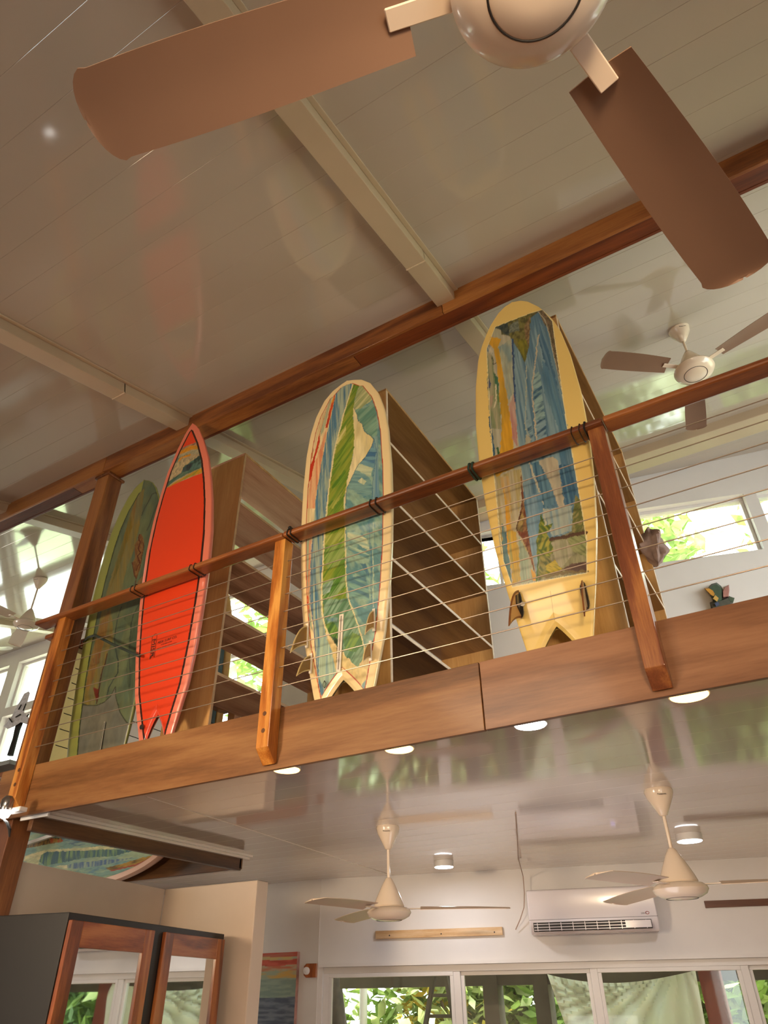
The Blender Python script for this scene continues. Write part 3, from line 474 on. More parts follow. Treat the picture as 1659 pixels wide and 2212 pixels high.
["l",[[-0.1163,2.0013],[0.1671,1.9975],[0.2112,1.8826],[0.1968,1.1362],[0.2003,1.0268],[0.2005,0.6564],[0.1963,0.5363],[0.2011,0.5594],[0.1747,0.3788],[-0.1804,0.389],[-0.2101,0.5306],[-0.2121,0.6931],[-0.2109,1.0217],[-0.1811,1.8626],[-0.1163,2.0013]],0.004,"E8DCA8",0],
["l",[[-0.0016,0.3297],[-0.001,0.2721],[-0.0003,0.1926]],0.003,"B89C50",0.001]],"2":[["f",[[-0.1145,2.175],[0.1152,2.1668],[0.2172,1.9094],[0.2268,1.8609],[-0.1839,1.856],[-0.1576,2.0146],[-0.1209,2.1576]],"B09C78","9A8868",12,60,24,0,0.5],
["f",[[-0.1145,2.175],[0.1152,2.1668],[0.1283,2.1298],[0.0217,2.1505],[-0.106,2.1475]],"7C5444","A08468",12,60,24,0.003,0.5],
["f",[[-0.106,2.1475],[0.0211,2.1547],[0.1393,2.1095],[0.1556,2.0793],[0.0491,2.1077],[-0.1018,2.118]],"C8841C","B88828",12,60,24,0.004,0.5],
["f",[[-0.1284,2.1169],[0.0501,2.0994],[0.1655,2.0675],[0.1791,2.0233],[0.0452,2.0701],[-0.1316,2.0787]],"A89A78","8A8A70",12,60,24,0.004,0.5],
["f",[[-0.1382,2.0932],[-0.0349,2.0831],[0.0522,2.0828],[-0.0071,2.0718],[-0.1396,2.0426],[-0.1465,2.0298]],"4E6A68","7C8870",12,60,24,0.003,0.5],
["f",[[-0.088,2.0535],[-0.0787,2.0811],[0.031,2.0798],[0.0382,2.0574],[-0.0507,2.0698],[-0.0786,2.0497]],"D08C18","C08420",40,5,0,0.004,0.5],
["f",[[-0.1595,2.027],[-0.0309,2.0541],[0.1027,2.0235],[0.146,2.0176],[-0.0207,1.9804],[-0.1345,1.921],[-0.1701,1.923]],"B4A078","8C8468",60,60,0,0.004,0.5],
["f",[[-0.038,1.9488],[-0.0207,1.9804],[0.0497,2.0025],[0.1197,2.0244],[0.1849,2.0095],[0.2172,1.9094],[0.0382,1.9268],[-0.0398,1.9304]],"27403C","4A6A60",30,30,-30,0.005,0.5],
["f",[[-0.0265,1.9596],[0.0131,1.9863],[0.0518,1.9863],[0.068,1.9608],[0.0451,1.9393],[-0.014,1.9319]],"20282C","34484A",40,5,0,0.004,0.5],
["f",[[-0.1804,1.904],[-0.0404,1.9345],[0.2172,1.9094],[0.0414,1.9029],[-0.0943,1.8867],[-0.1839,1.856]],"3A5A50","54705C",12,60,24,0.004,0.5],
["f",[[-0.1647,1.8602],[-0.0074,1.8839],[0.1009,1.9024],[0.2155,1.9063],[0.2268,1.8609],[0.0377,1.8667],[-0.1501,1.851]],"B8841C","8A8428",12,60,24,0.003,0.5],
["l",[[-0.1145,2.175],[0.1175,2.1659]],0.004,"D84A28",0]],"1":[["f",[[-0.5966,2.3975],[0.3076,2.0562],[0.4938,1.0393],[0.5727,-0.0084],[-0.2904,0.1183],[-0.7265,1.5193]],"6E7A58","5C6E58",12,6,0,0,0.5],
["f",[[0.0243,2.0649],[0.0621,1.8605],[0.0635,1.7213],[0.0596,1.6097],[0.0498,1.5021],[0.0162,1.4036],[0.0069,1.2996],[0.0102,1.1686],[-0.0746,1.0968],[0.0107,0.8845],[-0.0287,0.721],[-0.0586,0.5601],[-0.0607,0.4198],[-0.1865,0.4429],[-0.1934,0.6995],[-0.1631,1.2149],[-0.0949,1.6361],[-0.0439,2.0265]],"8C7C40","7C7A54",30,5,12,0.008,0.5],
["f",[[-0.0358,1.9898],[-0.0043,1.7437],[-0.0429,1.7105],[-0.0647,1.857]],"8C5E30","8C7840",50,5,12,0.006,0.5],
["f",[[-0.0647,1.857],[-0.0167,1.7478],[-0.0463,1.5759],[-0.0751,1.4086],[-0.1078,1.3106],[-0.1273,1.2524],[-0.0949,1.6361]],"8A7020","76703C",40,5,12,0.008,0.5],
["f",[[-0.0746,1.0968],[-0.0742,0.9638],[-0.077,0.8467],[-0.1056,0.7377],[-0.1166,0.6271],[-0.1528,0.5236],[-0.1866,0.5578],[-0.183,0.8124],[-0.1605,1.0089]],"96763C","8A6A3C",50,5,12,0.008,0.5],
["f",[[-0.0957,0.7929],[-0.0891,0.7057],[-0.1391,0.7107],[-0.1751,0.7528]],"8A5A34","7C6A44",60,8,12,0.008,0.5],
["f",[[0.0802,0.9972],[0.2222,1.0741],[0.2775,0.9246],[0.2857,0.7077],[0.2883,0.4911],[0.2742,0.3893],[0.1918,0.6182],[0.1921,0.7848],[0.1814,0.9019]],"4E5E48","5E6C50",20,6,0,0.004,0.5],
["l",[[0.2141,1.9526],[0.1622,1.9857],[0.1293,1.9785],[0.111,1.9281],[0.0826,1.8721],[0.0667,1.8123]],0.012,"465040",0.002],
["l",[[0.2679,1.877],[0.232,1.8898],[0.2087,1.8654],[0.1894,1.7934],[0.1734,1.7076],[0.1544,1.6643]],0.012,"465040",0.002],
["l",[[0.2685,1.5085],[0.2507,1.4622],[0.2312,1.4253]],0.01,"465040",0.002],
["l",[[0.2208,1.0805],[0.1731,1.0094],[0.1675,0.9285],[0.1974,0.7275],[0.2381,0.5814],[0.2493,0.4988]],0.01,"3E4C40",0.003],
["l",[[0.0349,1.0869],[0.0201,1.0123],[0.0187,0.9178],[0.0283,0.8456],[0.0799,0.7311],[0.105,0.692],[0.1177,0.6064],[0.0868,0.5745],[0.0534,0.5215],[0.0447,0.4642]],0.01,"3A4A44",0.003],
["f",[[0.096,1.6496],[0.1247,1.6202],[0.1546,1.5575],[0.1635,1.4891],[0.1548,1.4269],[0.1636,1.3603],[0.1492,1.3013],[0.1329,1.2766],[0.0987,1.3326],[0.0647,1.4108],[0.082,1.4575],[0.052,1.5675],[0.0778,1.6039],[0.0744,1.6453]],"7C5430","8C6C40",60,30,20,0.006,0.5],
["l",[[0.0854,1.6462],[0.0786,1.626],[0.1049,1.582],[0.0993,1.5308],[0.1311,1.486],[0.1086,1.4624],[0.1431,1.4047],[0.1219,1.3513]],0.01,"58241A",0.006],
["l",[[0.0616,1.4247],[0.0926,1.3598],[0.1144,1.3113],[0.1377,1.2795],[0.136,1.2012]],0.007,"5A2C20",0.003],
["l",[[0.1198,1.5906],[0.1536,1.5358],[0.1567,1.4695],[0.1538,1.4058],[0.151,1.3428],[0.1425,1.2823]],0.005,"5A3020",0.006],
["l",[[-0.0224,0.7594],[-0.0241,0.7031],[-0.0426,0.6509],[-0.0442,0.5957],[-0.0427,0.5296],[-0.0359,0.4741],[-0.0446,0.4329]],0.01,"4E3028",0.003],
["f",[[-0.1072,0.5477],[-0.0495,0.5255],[-0.0344,0.4685],[-0.0532,0.4505],[-0.0821,0.4992]],"6A2C24","7C3A2C",40,5,0,0.004,0.5],
["f",[[0.1589,1.2568],[0.2048,1.2937],[0.2683,1.2962],[0.2723,1.2249],[0.1446,1.2235]],"8A7048","7C6C48",20,10,0,0.006,0.5],
["f",[[-0.1907,0.4437],[-0.1177,0.426],[-0.0367,0.4181],[0.0303,0.4296],[0.0837,0.462],[0.1155,0.52],[0.1372,0.4465],[0.195,0.3471],[0.2628,0.279],[0.3304,0.2372],[0.3208,0.0286],[-0.2073,0.1061],[-0.1827,0.1025]],"7C7C6C","74766A",10,10,0,0,0.5],
["l",[[-0.1907,0.4437],[-0.1177,0.426],[-0.0367,0.4181],[0.0303,0.4296],[0.0837,0.462],[0.1155,0.52],[0.1372,0.4465],[0.195,0.3471],[0.2628,0.279],[0.3304,0.2372]],0.006,"3A4230",0]]}
# ------------------------------------------------------------ overhead beam, column, fascia
r=root('overhead_beam',(-3,2.77,5.28),0,'long brown timber ceiling beam running above the surfboards','beam')
zt=5.365
for x0,x1,m in ((-12,-4.27,'beam'),(-4.265,-1.125,'beam'),(-1.12,2.6,'beam')):
    MB().box(x0,x1,2.70,2.722,5.2,zt).build('face_board',M[m],r,bevel=.002)
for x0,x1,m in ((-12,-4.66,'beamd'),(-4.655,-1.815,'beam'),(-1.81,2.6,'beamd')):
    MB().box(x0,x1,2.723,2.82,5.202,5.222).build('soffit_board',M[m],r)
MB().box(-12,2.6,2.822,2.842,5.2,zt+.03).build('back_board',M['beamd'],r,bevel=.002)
r=root('column',(-4.29,2.80,0),0,'tall square brown timber column between the ground and the ceiling beam','column')
MB().box(-4.36,-4.22,2.73,2.87,0,5.2).build('shaft',M['column'],r,bevel=.004)
MB().box(-4.375,-4.205,2.715,2.885,5.172,5.198).build('cap_moulding',M['column'],r,bevel=.006)
r=root('fascia_board',(-2,2.7,2.66),0,'wide brown timber fascia along the loft edge, two boards butted together','fascia')
zf0,zf1=2.515,2.815
MB().box(-4.42,-1.104,2.70,2.724,zf0,zf1).build('board',M['fasc'],r,bevel=.002)
MB().box(-1.099,2.6,2.70,2.724,zf0,zf1).build('board',M['fascr'],r,bevel=.002,label='redder fascia board right of the joint')
MB().box(-4.42,2.6,2.7245,2.732,zf0+.012,2.78).build('backing_strip',M['trimw'],r)
# ------------------------------------------------------------ railing
r=root('loft_railing',(-2,2.65,2.8),0,'varnished timber handrail with posts and thin steel cables on the loft edge','railing')
def rail_x(x0,x1,name='handrail',mat='rail'):
    MB().box(x0,x1,2.595,2.70,3.795,3.828).build(name,M[mat],r,bevel=.011)
rail_x(-4.40,-2.20); rail_x(-2.197,-.33); rail_x(-.327,2.5)
for x1,mt,bolts in ((-4.094,'postw',1),(-2.194,'postw',1),(-.333,'postr',0)):
    x0=x1-.076
    mb=MB(); y0,y1=2.622,2.698; zb=2.605
    prof=[(y0,3.795),(y1,3.795),(y1,2.545),(y1-.012,2.535),(y0,zb)]
    n=len(prof); vs=[(x0,p[0],p[1]) for p in prof]+[(x1,p[0],p[1]) for p in prof]
    mb.add(vs,[tuple(range(n)),tuple(range(n,2*n))[::-1]]+[(i,n+i,n+(i+1)%n,(i+1)%n) for i in range(n)])
    p=mb.build('post',M[mt],r,bevel=.003)
    if bolts:
        for zz in (2.77,2.685):
            MB().tube([((x0+x1)/2,y0-.001,zz),((x0+x1)/2,y0+.004,zz)],.0115,16).build('wooden_plug',M['plug'],p)
cz=[2.911+i*.1071 for i in range(8)]
for z in cz:
    MB().tube([(-4.10,2.66,z),(2.5,2.66,z)],.0028,6).build('cable',M['steel'],r,smooth=True)
# second railing that returns along the stair opening
r=root('stair_railing',(-4.25,3.6,2.8),0,'timber and cable railing turning back along the stair opening behind the column','railing')
MB().box(-4.40,-4.31,2.70,4.6,3.73,3.762).build('handrail',M['rail'],r,bevel=.008)
MB().box(-4.24,-4.19,2.88,4.6,3.70,3.76).build('lower_rail',M['beamd'],r,bevel=.004)
MB().box(-4.27,-4.19,4.52,4.6,2.8,3.70).build('post',M['column'],r,bevel=.003)
for z in cz[:7]: MB().tube([(-4.215,2.88,z-.02),(-4.215,4.55,z-.02)],.003,6).build('cable',M['dark'],r)
# slab top and posts of the stair head at the far left
r=root('stair_newel',(-6.5,4.0,3.3),0,'grey slab on a red-brown stair post with cables at the far left edge','post')
MB().box(-7.4,-6.25,3.85,4.25,3.40,3.44).build('slab',plain('grey_slate','8A8E88',.4,var=.2,scale=8),r,bevel=.004)
MB().box(-7.4,-6.2,3.9,4.0,3.30,3.36).build('rail',M['rail'],r,bevel=.008)
MB().box(-7.0,-6.9,3.9,4.0,2.8,3.3).build('post',M['redp'],r,bevel=.003)
for z in (2.9,3.0,3.1,3.2): MB().tube([(-7.6,3.95,z),(-6.1,3.95,z)],.004,6).build('cable',M['dark'],r)
# ------------------------------------------------------------ ties on the handrail
def tie(px,py,n,col,label,cat='cord',r_=.0028,gap=.035,knot=False,name='cable_tie'):
    p=atY(px,py,2.595); o=root(name,(float(p[0]),2.65,3.81),0,label,cat)
    for i in range(n):
        x=p[0]+(i-(n-1)/2)*gap
        pts=[]
        for k in range(25):
            a=2*math.pi*k/24; cx_,cz_=math.cos(a),math.sin(a)
            y_=2.6475+.056*max(-1,min(1,cx_*1.25)); z_=3.8115+.0205*max(-1,min(1,cz_*1.3)); pts.append((x+.006*math.sin(a*1)+.002*i,y_,z_))
        MB().tube(pts,r_,6,False).build('loop',col,o,smooth=True)
    if knot: MB().lathe([(0.001,-.012),(.009,-.008),(.012,0),(.009,.008),(.001,.012)],(p[0],2.60,3.838),10).build('knot',col,o,smooth=True)
    return o
tie(286,1275,2,M['tie'],'pair of thin black loops round the handrail in front of the green board')
tie(413,1232,2,M['tie'],'pair of thin black loops round the handrail beside the red board')
tie(624,1154,2,M['tie'],'knotted black cord round the handrail above the middle post',r_=.0035,gap=.022,knot=True)
tie(805,1090,2,M['tie'],'pair of black loops round the handrail over the wave-painted board',r_=.0035)
tie(1018,1026,2,plain('green_cord','1F3A30',.6,var=.5,scale=80),'thick dark green and red cord round the handrail left of the yellow board',r_=.006,gap=.016)
tie(1243,930,2,M['tie'],'pair of thin brown-black loops round the handrail over the yellow board',r_=.0024,gap=.036)
tie(1263,923,1,M['tie'],'single thick black loop round the handrail next to the right post',r_=.0045)
# ------------------------------------------------------------ painting tools
def vn(x,y,seed):
    xi=np.floor(x).astype(np.int64); yi=np.floor(y).astype(np.int64); xf=x-xi; yf=y-yi
    def h(i,j):
        n=(i*374761393+j*668265263+seed*1442695041)&0xffffffff; n=((n^(n>>13))*1274126177)&0xffffffff; n=n^(n>>16)
        return (n&0xffff)/65535.0
    u=xf*xf*(3-2*xf); v=yf*yf*(3-2*yf)
    return (h(xi,yi)*(1-u)+h(xi+1,yi)*u)*(1-v)+(h(xi,yi+1)*(1-u)+h(xi+1,yi+1)*u)*v
def fbm(x,y,seed): return .55*vn(x,y,seed)+.3*vn(x*2.1,y*1.8,seed+1)+.15*vn(x*4.3,y*3.1,seed+2)
def inside(a,b,P):
    m=np.zeros(a.shape,bool); n=len(P); j=n-1
    for i in range(n):
        xi,yi=P[i]; xj,yj=P[j]
        if yi!=yj:
            c=((yi>b)!=(yj>b))&(a<(xj-xi)*(b-yi)/(yj-yi)+xi); m^=c
        j=i
    return m
def dist(a,b,P):
    d=np.full(a.shape,1e9)
    for (x0,y0),(x1,y1) in zip(P,P[1:]):
        L=(x1-x0)**2+(y1-y0)**2+1e-12; t=np.clip(((a-x0)*(x1-x0)+(b-y0)*(y1-y0))/L,0,1)
        d=np.minimum(d,(a-x0-t*(x1-x0))**2+(b-y0-t*(y1-y0))**2)
    return np.sqrt(d)
def paint(a,b,layers,col,ok,gain=1.0):
    for i,l in enumerate(layers):
        P=l[1]; jx=fbm(a*45,b*45,900+i)-.5; jy=fbm(a*45+9,b*45,950+i)-.5
        if l[0]=='f':
            _,P,c1,c2,fa,fb,ang,j,mid=l
            k=2.2*j; m=inside(a+jx*k,b+jy*k,P)&ok
            t=math.radians(ang); X=a*math.cos(t)+b*math.sin(t); Y=-a*math.sin(t)+b*math.cos(t)
            n=fbm(X*fa*1.2,Y*fb,17*i+3); s=np.clip((n-mid+.12)/.24,0,1)[...,None]
            c=np.array(hexc(c1))*(1-s)+np.array(hexc(c2))*s
            c=c*(.74+.5*fbm(X*fa*3.2,Y*fb*2.2,i+77))[...,None]
            col[m]=c[m]*gain
        else:
            _,P,w,c,j=l; m=(dist(a+jx*j*2.5,b+jy*j*2.5,P)<w/2)&ok; col[m]=np.array(hexc(c))*gain
    return col
def setpaint(me,col):
    at=me.color_attributes.new('paint','FLOAT_COLOR','POINT'); c=np.ones((len(col),4),np.float32); c[:,:3]=np.clip(col,0,1)
    at.data.foreach_set('color',c.ravel())
# ------------------------------------------------------------ surfboards
def surfboard(name,label,Yr,x0,x1,zn,prof,notch,rim,pin,inner,layers,gain=1.0,nt=220,ng=560,th=.074,rimgain=1,notchrim=True,deck=None,asym=None):
    """leaning fish board; local a across, b up the board, n towards the viewer"""
    s=1.005; m=-.1
    base=Vector((x0,Yr+m*(2.79-3.83),2.79)); tip=Vector((x1,Yr+m*(zn-3.83),zn))
    eb=(tip-base).normalized(); ea=Vector((1,0,0)); ea=(ea-eb*ea.dot(eb)).normalized(); en=ea.cross(eb)   # en points to -Y
    if en.y>0: en=-en
    Lb=(tip-base).length
    R=root(name,base,0,label,'surfboard')
    T=Matrix.Translation(base)@Matrix(((ea.x,eb.x,en.x,0),(ea.y,eb.y,en.y,0),(ea.z,eb.z,en.z,0),(0,0,0,1)))
    pb=[p[0] for p in prof]; pw=[p[1] for p in prof]
    # smooth width table
    yy=np.linspace(0,1,600)*Lb; ww=np.interp(yy,pb,pw); kk=np.hanning(25); kk/=kk.sum()
    w2=np.convolve(np.pad(ww,12,mode='edge'),kk,'same')[12:-12]; bl=np.clip((Lb*.93-yy)/(Lb*.04),0,1); ww=w2*bl+ww*(1-bl)
    def W_(y): return np.interp(y,yy,ww)
    tb=np.sin(np.linspace(-math.pi/2,math.pi/2,nt)); nd=26; td=np.sin(np.linspace(math.pi/2,-math.pi/2,nd+2)[1:-1])
    tt=np.concatenate([tb,td]); side=np.concatenate([np.ones(nt),-np.ones(nd)])
    g=np.linspace(0,1,ng); g=np.where(g>.8,.8+.2*np.sin((g-.8)/.2*math.pi/2),g)
    st=notch*np.maximum(0,1-np.abs(tt)**1.05*1.25)
    Y=st[None,:]+(Lb-st[None,:])*g[:,None]
    w=W_(Y); A=tt[None,:]*w
    thk=np.interp(Y/Lb,[0,.1,.3,.6,.85,1],[.45,.7,1,1,.7,.25])*np.interp(g,[0,.012,.03],[.25,.8,1])[:,None]
    ct=np.sqrt(np.maximum(0,1-tt**2))[None,:]
    nn=np.where(side[None,:]>0, th*.42*ct**.45, -th*.75*ct**.6)*thk
    nn=nn-th*.42          # the flat bottom lies in the plane of the frame
    V=np.stack([A,Y,nn],-1).reshape(-1,3); n=tt.size
    idx=np.arange(ng*n).reshape(ng,n); q=np.stack([idx[:-1],np.roll(idx[:-1],-1,1),np.roll(idx[1:],-1,1),idx[1:]],-1).reshape(-1,4)
    Tm=np.array(T)[:3,:3]; Vw=V@Tm.T
    me=bpy.data.meshes.new('hull'); 
    me.from_pydata(Vw.tolist(),[],q.tolist()+[list(map(int,idx[-1]))]); me.update()
    me.polygons.foreach_set('use_smooth',[True]*len(me.polygons))
    a=A.copy(); b=Y.copy(); ok=np.broadcast_to(side[None,:]>0,a.shape)
    col=np.empty(a.shape+(3,)); col[:]=np.array(hexc(rim))*rimgain
    if deck: col[~ok]=np.array(hexc(deck))
    nw=W_(b)-np.abs(a)
    slope=np.gradient(ww,yy); sl=np.interp(b,yy,slope); de=nw/np.sqrt(1+sl**2)
    if asym: mgn=np.where(a<0,asym[0],asym[1]); de=de/mgn*pin[0]
    if notchrim: de=np.minimum(de,(b-st[None,:]*1.0)*.75+.0)
    if inner:
        mk=ok&(de>pin[0]); col[mk]=np.array(hexc(inner))*gain
        paint(a,b,layers,col,mk,gain)
    elif layers: paint(a,b,layers,col,ok,gain)
    if pin[2]:
        mk=ok&(de>pin[0])&(de<pin[1]); 
        if not notchrim: pass
        col[mk]=np.array(hexc(pin[2]))
    setpaint(me,col.reshape(-1,3)); me.materials.append(M['paint'])
    o=bpy.data.objects.new('hull',me); COL.objects.link(o); o.parent=R
    return R,T
def local_part(mb,T,name,mat,R,**k):
    mb.v=[tuple(T@Vector(v)) for v in mb.v]; return mb.build(name,mat,R,**k)
def fin(T,R,a,b0,b1,h,rake,mat,edge,cant=0,thick=.007,name='fin',toe=0):
    c=b0-b1
    def bez(p0,p1,p2,n): return [((1-t)**2*p0[0]+2*t*(1-t)*p1[0]+t*t*p2[0],(1-t)**2*p0[1]+2*t*(1-t)*p1[1]+t*t*p2[1]) for t in [i/n for i in range(n+1)]]
    def outline(s):
        lead=bez((0,0),(h*.62,-.18*c),(h,-(c+rake)),14); trail=bez((h,-(c+rake)),(h*.55,-(c+rake)*.72),(0,-c),12)
        P=lead+trail[1:]; 
        if s==1: return P
        cx=h*.42; cy=-c*.62; return [(cx+(p[0]-cx)*s-(1-s)*h*.10,cy+(p[1]-cy)*s) for p in P]
    def mk(P,t):
        mb=MB(); n=len(P); vs=[]
        for sgn in (-1,1):
            for p in P: vs.append((a+sgn*t/2+cant*p[0]-toe*p[1]*0, b0+p[1], p[0]))
        mb.add(vs,[tuple(range(n)),tuple(range(n,2*n))[::-1]]+[(i,n+i,n+(i+1)%n,(i+1)%n) for i in range(n)]); return mb
    f=local_part(mk(outline(1),thick*.6),T,name,edge,R)
    local_part(mk(outline(.84),thick),T,'core_panel',mat,f)
    return f
def boxpart(T,R,a0,a1,b0,b1,n0,n1,name,mat,rz=0,bevel=0,**k):
    mb=MB(); Mr=Matrix.Rotation(rz,4,'Z'); cx,cy=(a0+a1)/2,(b0+b1)/2
    Tm=T@Matrix.Translation((cx,cy,0))@Mr@Matrix.Translation((-cx,-cy,0)); mb.box(a0,a1,b0,b1,n0,n1)
    mb.v=[tuple(Tm@Vector(v)) for v in mb.v]; return mb.build(name,mat,R,bevel=bevel,**k)
def textpart(T,R,txt,a,b,size,mat,name='lettering',rz=0,xs=1,shear=0,n=.0012,width=None):
    cu=bpy.data.curves.new('t','FONT'); cu.body=txt; cu.size=size; cu.extrude=.0003; cu.shear=shear; cu.resolution_u=2
    o=bpy.data.objects.new('t',cu); COL.objects.link(o); bpy.context.view_layer.update()
    if width and o.dimensions.x>0: xs=width/o.dimensions.x
    me=bpy.data.meshes.new_from_object(o); bpy.data.objects.remove(o)
    Tm=T@Matrix.Translation((a,b,n))@Matrix.Rotation(rz,4,'Z')@Matrix.Scale(xs,4,(1,0,0))
    mb=MB(); mb.add([tuple(Tm@v.co) for v in me.vertices],[tuple(p.vertices) for p in me.polygons]); bpy.data.meshes.remove(me)
    return mb.build(name,mat,R)
A_=ART
CREAM='E4CC98'
# 3 wave board
R3,T3=surfboard('surfboard','cream swallow-tail surfboard painted with green and blue breaking waves, red pinline',2.72,-1.916,-1.806,4.892,
  [(0,.16),(.11,.190),(.36,.250),(.61,.284),(.865,.304),(1.115,.314),(1.37,.313),(1.62,.300),(1.78,.276),(1.91,.238),(2.02,.176),(2.075,.112),(2.10,.05),(2.112,0)],
  .155,CREAM,(.045,.050,'A8321C'),CREAM,A_['3'],gain=.88)
amb=plain('amber_fin','8A6228',.25,coat=.5); crm=plain('cream_fin_edge','CDB47C',.3,coat=.4); wht=plain('white_fin_box','DCD4C4',.4)
blk=plain('black_ink','1A120C',.6)
for a,b0,b1,h in ((-.226,.484,.373,.115),(-.195,.312,.228,.098),(.200,.483,.386,.115),(.178,.314,.235,.098)):
    boxpart(T3,R3,a-.009,a+.009,b1-.015,b0+.012,-.004,.001,'fin_plug',wht,bevel=.004)
    fin(T3,R3,a,b0,b1,h,.07 if h>.1 else .05,amb,crm,cant=-.15 if a<0 else .15)
cbx=boxpart(T3,R3,-.022,.006,.195,.505,-.004,.0015,'centre_fin_box',wht,rz=-.05,bevel=.004)
boxpart(T3,R3,-.012,-.004,.205,.495,.0015,.002,'slot',plain('slot_grey','8C8478',.5),rz=-.05)
textpart(T3,R3,'handmade',-.028,.335,.016,blk,'signature',rz=-math.pi/2,width=.09)
for pts in ([(-.0999,.1616),(-.1139,.1401),(-.0987,.1215),(-.0803,.1352),(-.0999,.1616)],[(-.0999,.1616),(-.104,.14),(-.0987,.1215),(-.092,.138),(-.0999,.1616)]):
    local_part(MB().tube([(p[0],p[1],.001) for p in pts],.0012,5),T3,'diamond_emblem',blk,R3)
# 4 yellow board
YEL='D8BA6C'
R4,T4=surfboard('surfboard','pale yellow swallow-tail surfboard with a painted blue sea panel, tallest on the right',2.72,-.777,-.655,4.925,
  [(0,.135),(.11,.158),(.36,.210),(.61,.252),(.865,.279),(1.115,.293),(1.37,.292),(1.62,.273),(1.81,.242),(1.90,.213),(1.975,.178),(2.03,.148),(2.10,.092),(2.13,.05),(2.14,0)],
  .165,YEL,(0,0,None),None,A_['4'],gain=.85,notchrim=False)
carb=plain('carbon_base','26221F',.3,var=.5,scale=160,coat=.4); wfin=plain('pale_wood_fin','B98E58',.3,var=.1,coat=.5); wfe=plain('brown_fin_edge','6E3E1C',.3,coat=.4)
def carbon_foot(T,R,a,b0,b1,sgn):
    pts=[]; 
    for k in range(40):
        t=2*math.pi*k/40; bb=(b0+b1)/2+math.cos(t)*(b0-b1)/2; ww=.017*(1+.25*math.cos(2*t+.6)); pts.append((a+math.sin(t)*ww,bb))
    f=local_part(MB().prism(pts,0,.004),T,'fin_foot',carb,R)
    pts2=[((p[0]-a)*1.18+a,(p[1]-(b0+b1)/2)*1.04+(b0+b1)/2) for p in pts]
    local_part(MB().prism(pts2,0,.0015),T,'foot_trim',plain('foot_dots','A08C5C',.5,var=.6,scale=260),f)
for a,b0,b1,cant in ((-.149,.352,.225,-.12),(.152,.335,.205,.12)):
    carbon_foot(T4,R4,a,b0,b1,1); f=fin(T4,R4,a,b0+.01,b1,.135,.075,wfin,wfe,cant=cant,thick=.009)
    local_part(MB().prism([(-.0,b0-.005),(.045,b0-.03),(.05,b0-.075),(.0,b1-.0)],-.005,.005,Matrix.Translation((a+cant*.0,0,0))@Matrix(((0,0,1,0),(0,1,0,0),(1,0,0,0),(0,0,0,1)))),T4,'carbon_patch',carb,f)
local_part(MB().lathe([(.011,0),(.011,.004),(.008,.006)],(-.135,.29,.0),14,Matrix.Identity(4)),T4,'fin_screw',wht,R4)
# 2 red board
RED='D23C18'
R2,T2=surfboard('surfboard','bright red pointed surfboard with pink rails, black stripe and small sunset painting',2.72,-3.237,-3.178,5.15,
  [(0,.11),(.11,.143),(.36,.220),(.61,.260),(.865,.284),(1.115,.300),(1.37,.299),(1.62,.275),(1.80,.244),(1.99,.200),(2.165,.134),(2.30,.066),(2.35,.026),(2.372,0)],
  .215,'D8755E',(.043,.058,'2A120C'),RED,A_['2'],notchrim=False)
textpart(T2,R2,'MISR SURF CO.',-.052,.655,.024,blk,'lettering',rz=.045,width=.165,shear=.2,n=.0006)
textpart(T2,R2,'A FATHER & SON',-.018,.641,.011,blk,'lettering',rz=.045,width=.092,n=.0006)
textpart(T2,R2,'HAND SHAPED SURFBOARDS',-.050,.622,.007,blk,'lettering',rz=.045,width=.165,n=.0006)
lg=[(-.0846,.7298),(-.098,.722),(-.1056,.7103),(-.1023,.5676),(-.085,.588),(-.0635,.5728),(-.064,.7188),(-.072,.728),(-.0846,.7298)]
ol=local_part(MB().tube([(p[0],p[1],.0008) for p in lg],.0011,5),T2,'board_emblem',blk,R2)
textpart(T2,R2,'MISR',-.100,.70,.042,blk,'emblem_letters',rz=-math.pi/2,width=.118,n=.0006)
local_part(MB().lathe([(.0155,0),(.0155,.001)],(-.0985,.1537,0),20,Matrix.Identity(4)),T2,'round_emblem',blk,R2)
# 1 green board
GRN='848A46'
R1,T1=surfboard('surfboard','dull olive green surfboard leaning half behind the red one, grey tail patch',2.82,-3.885,-3.755,4.93,
  [(0,.25),(.11,.268),(.31,.296),(.61,.318),(.90,.328),(1.115,.328),(1.37,.315),(1.62,.290),(1.77,.262),(1.92,.212),(2.04,.150),(2.10,.100),(2.13,.055),(2.149,0)],
  .10,GRN,(.048,.053,'2E3A26'),'6E7A58',A_['1'],gain=.66,notchrim=False,asym=(.112,.004))
gg=plain('grey_slot','8C8A7C',.4)
bxx=boxpart(T1,R1,.068,.084,.10,.30,-.003,.0015,'centre_fin_box',gg,rz=0,bevel=.004)
boxpart(T1,R1,.0735,.0785,.108,.292,.0015,.002,'slot',plain('slot_dark','3A3A34',.5))
# green strap round the green board
a=atY(180,1386,2.86); b_=atY(205,1372,2.72); c=atY(302,1418,2.735)
o=root('strap',(float(b_[0]),2.8,float(b_[2])),0,'dark green strap crossing the olive green board below the handrail','strap')
mb=MB(); pts=[tuple(a),tuple(atY(190,1377,2.79)),tuple(b_),tuple(atY(240,1390,2.728)),tuple(c)]
mb.tube(pts,.009,8); mb.build('band',M['green_strap'],o,smooth=True)
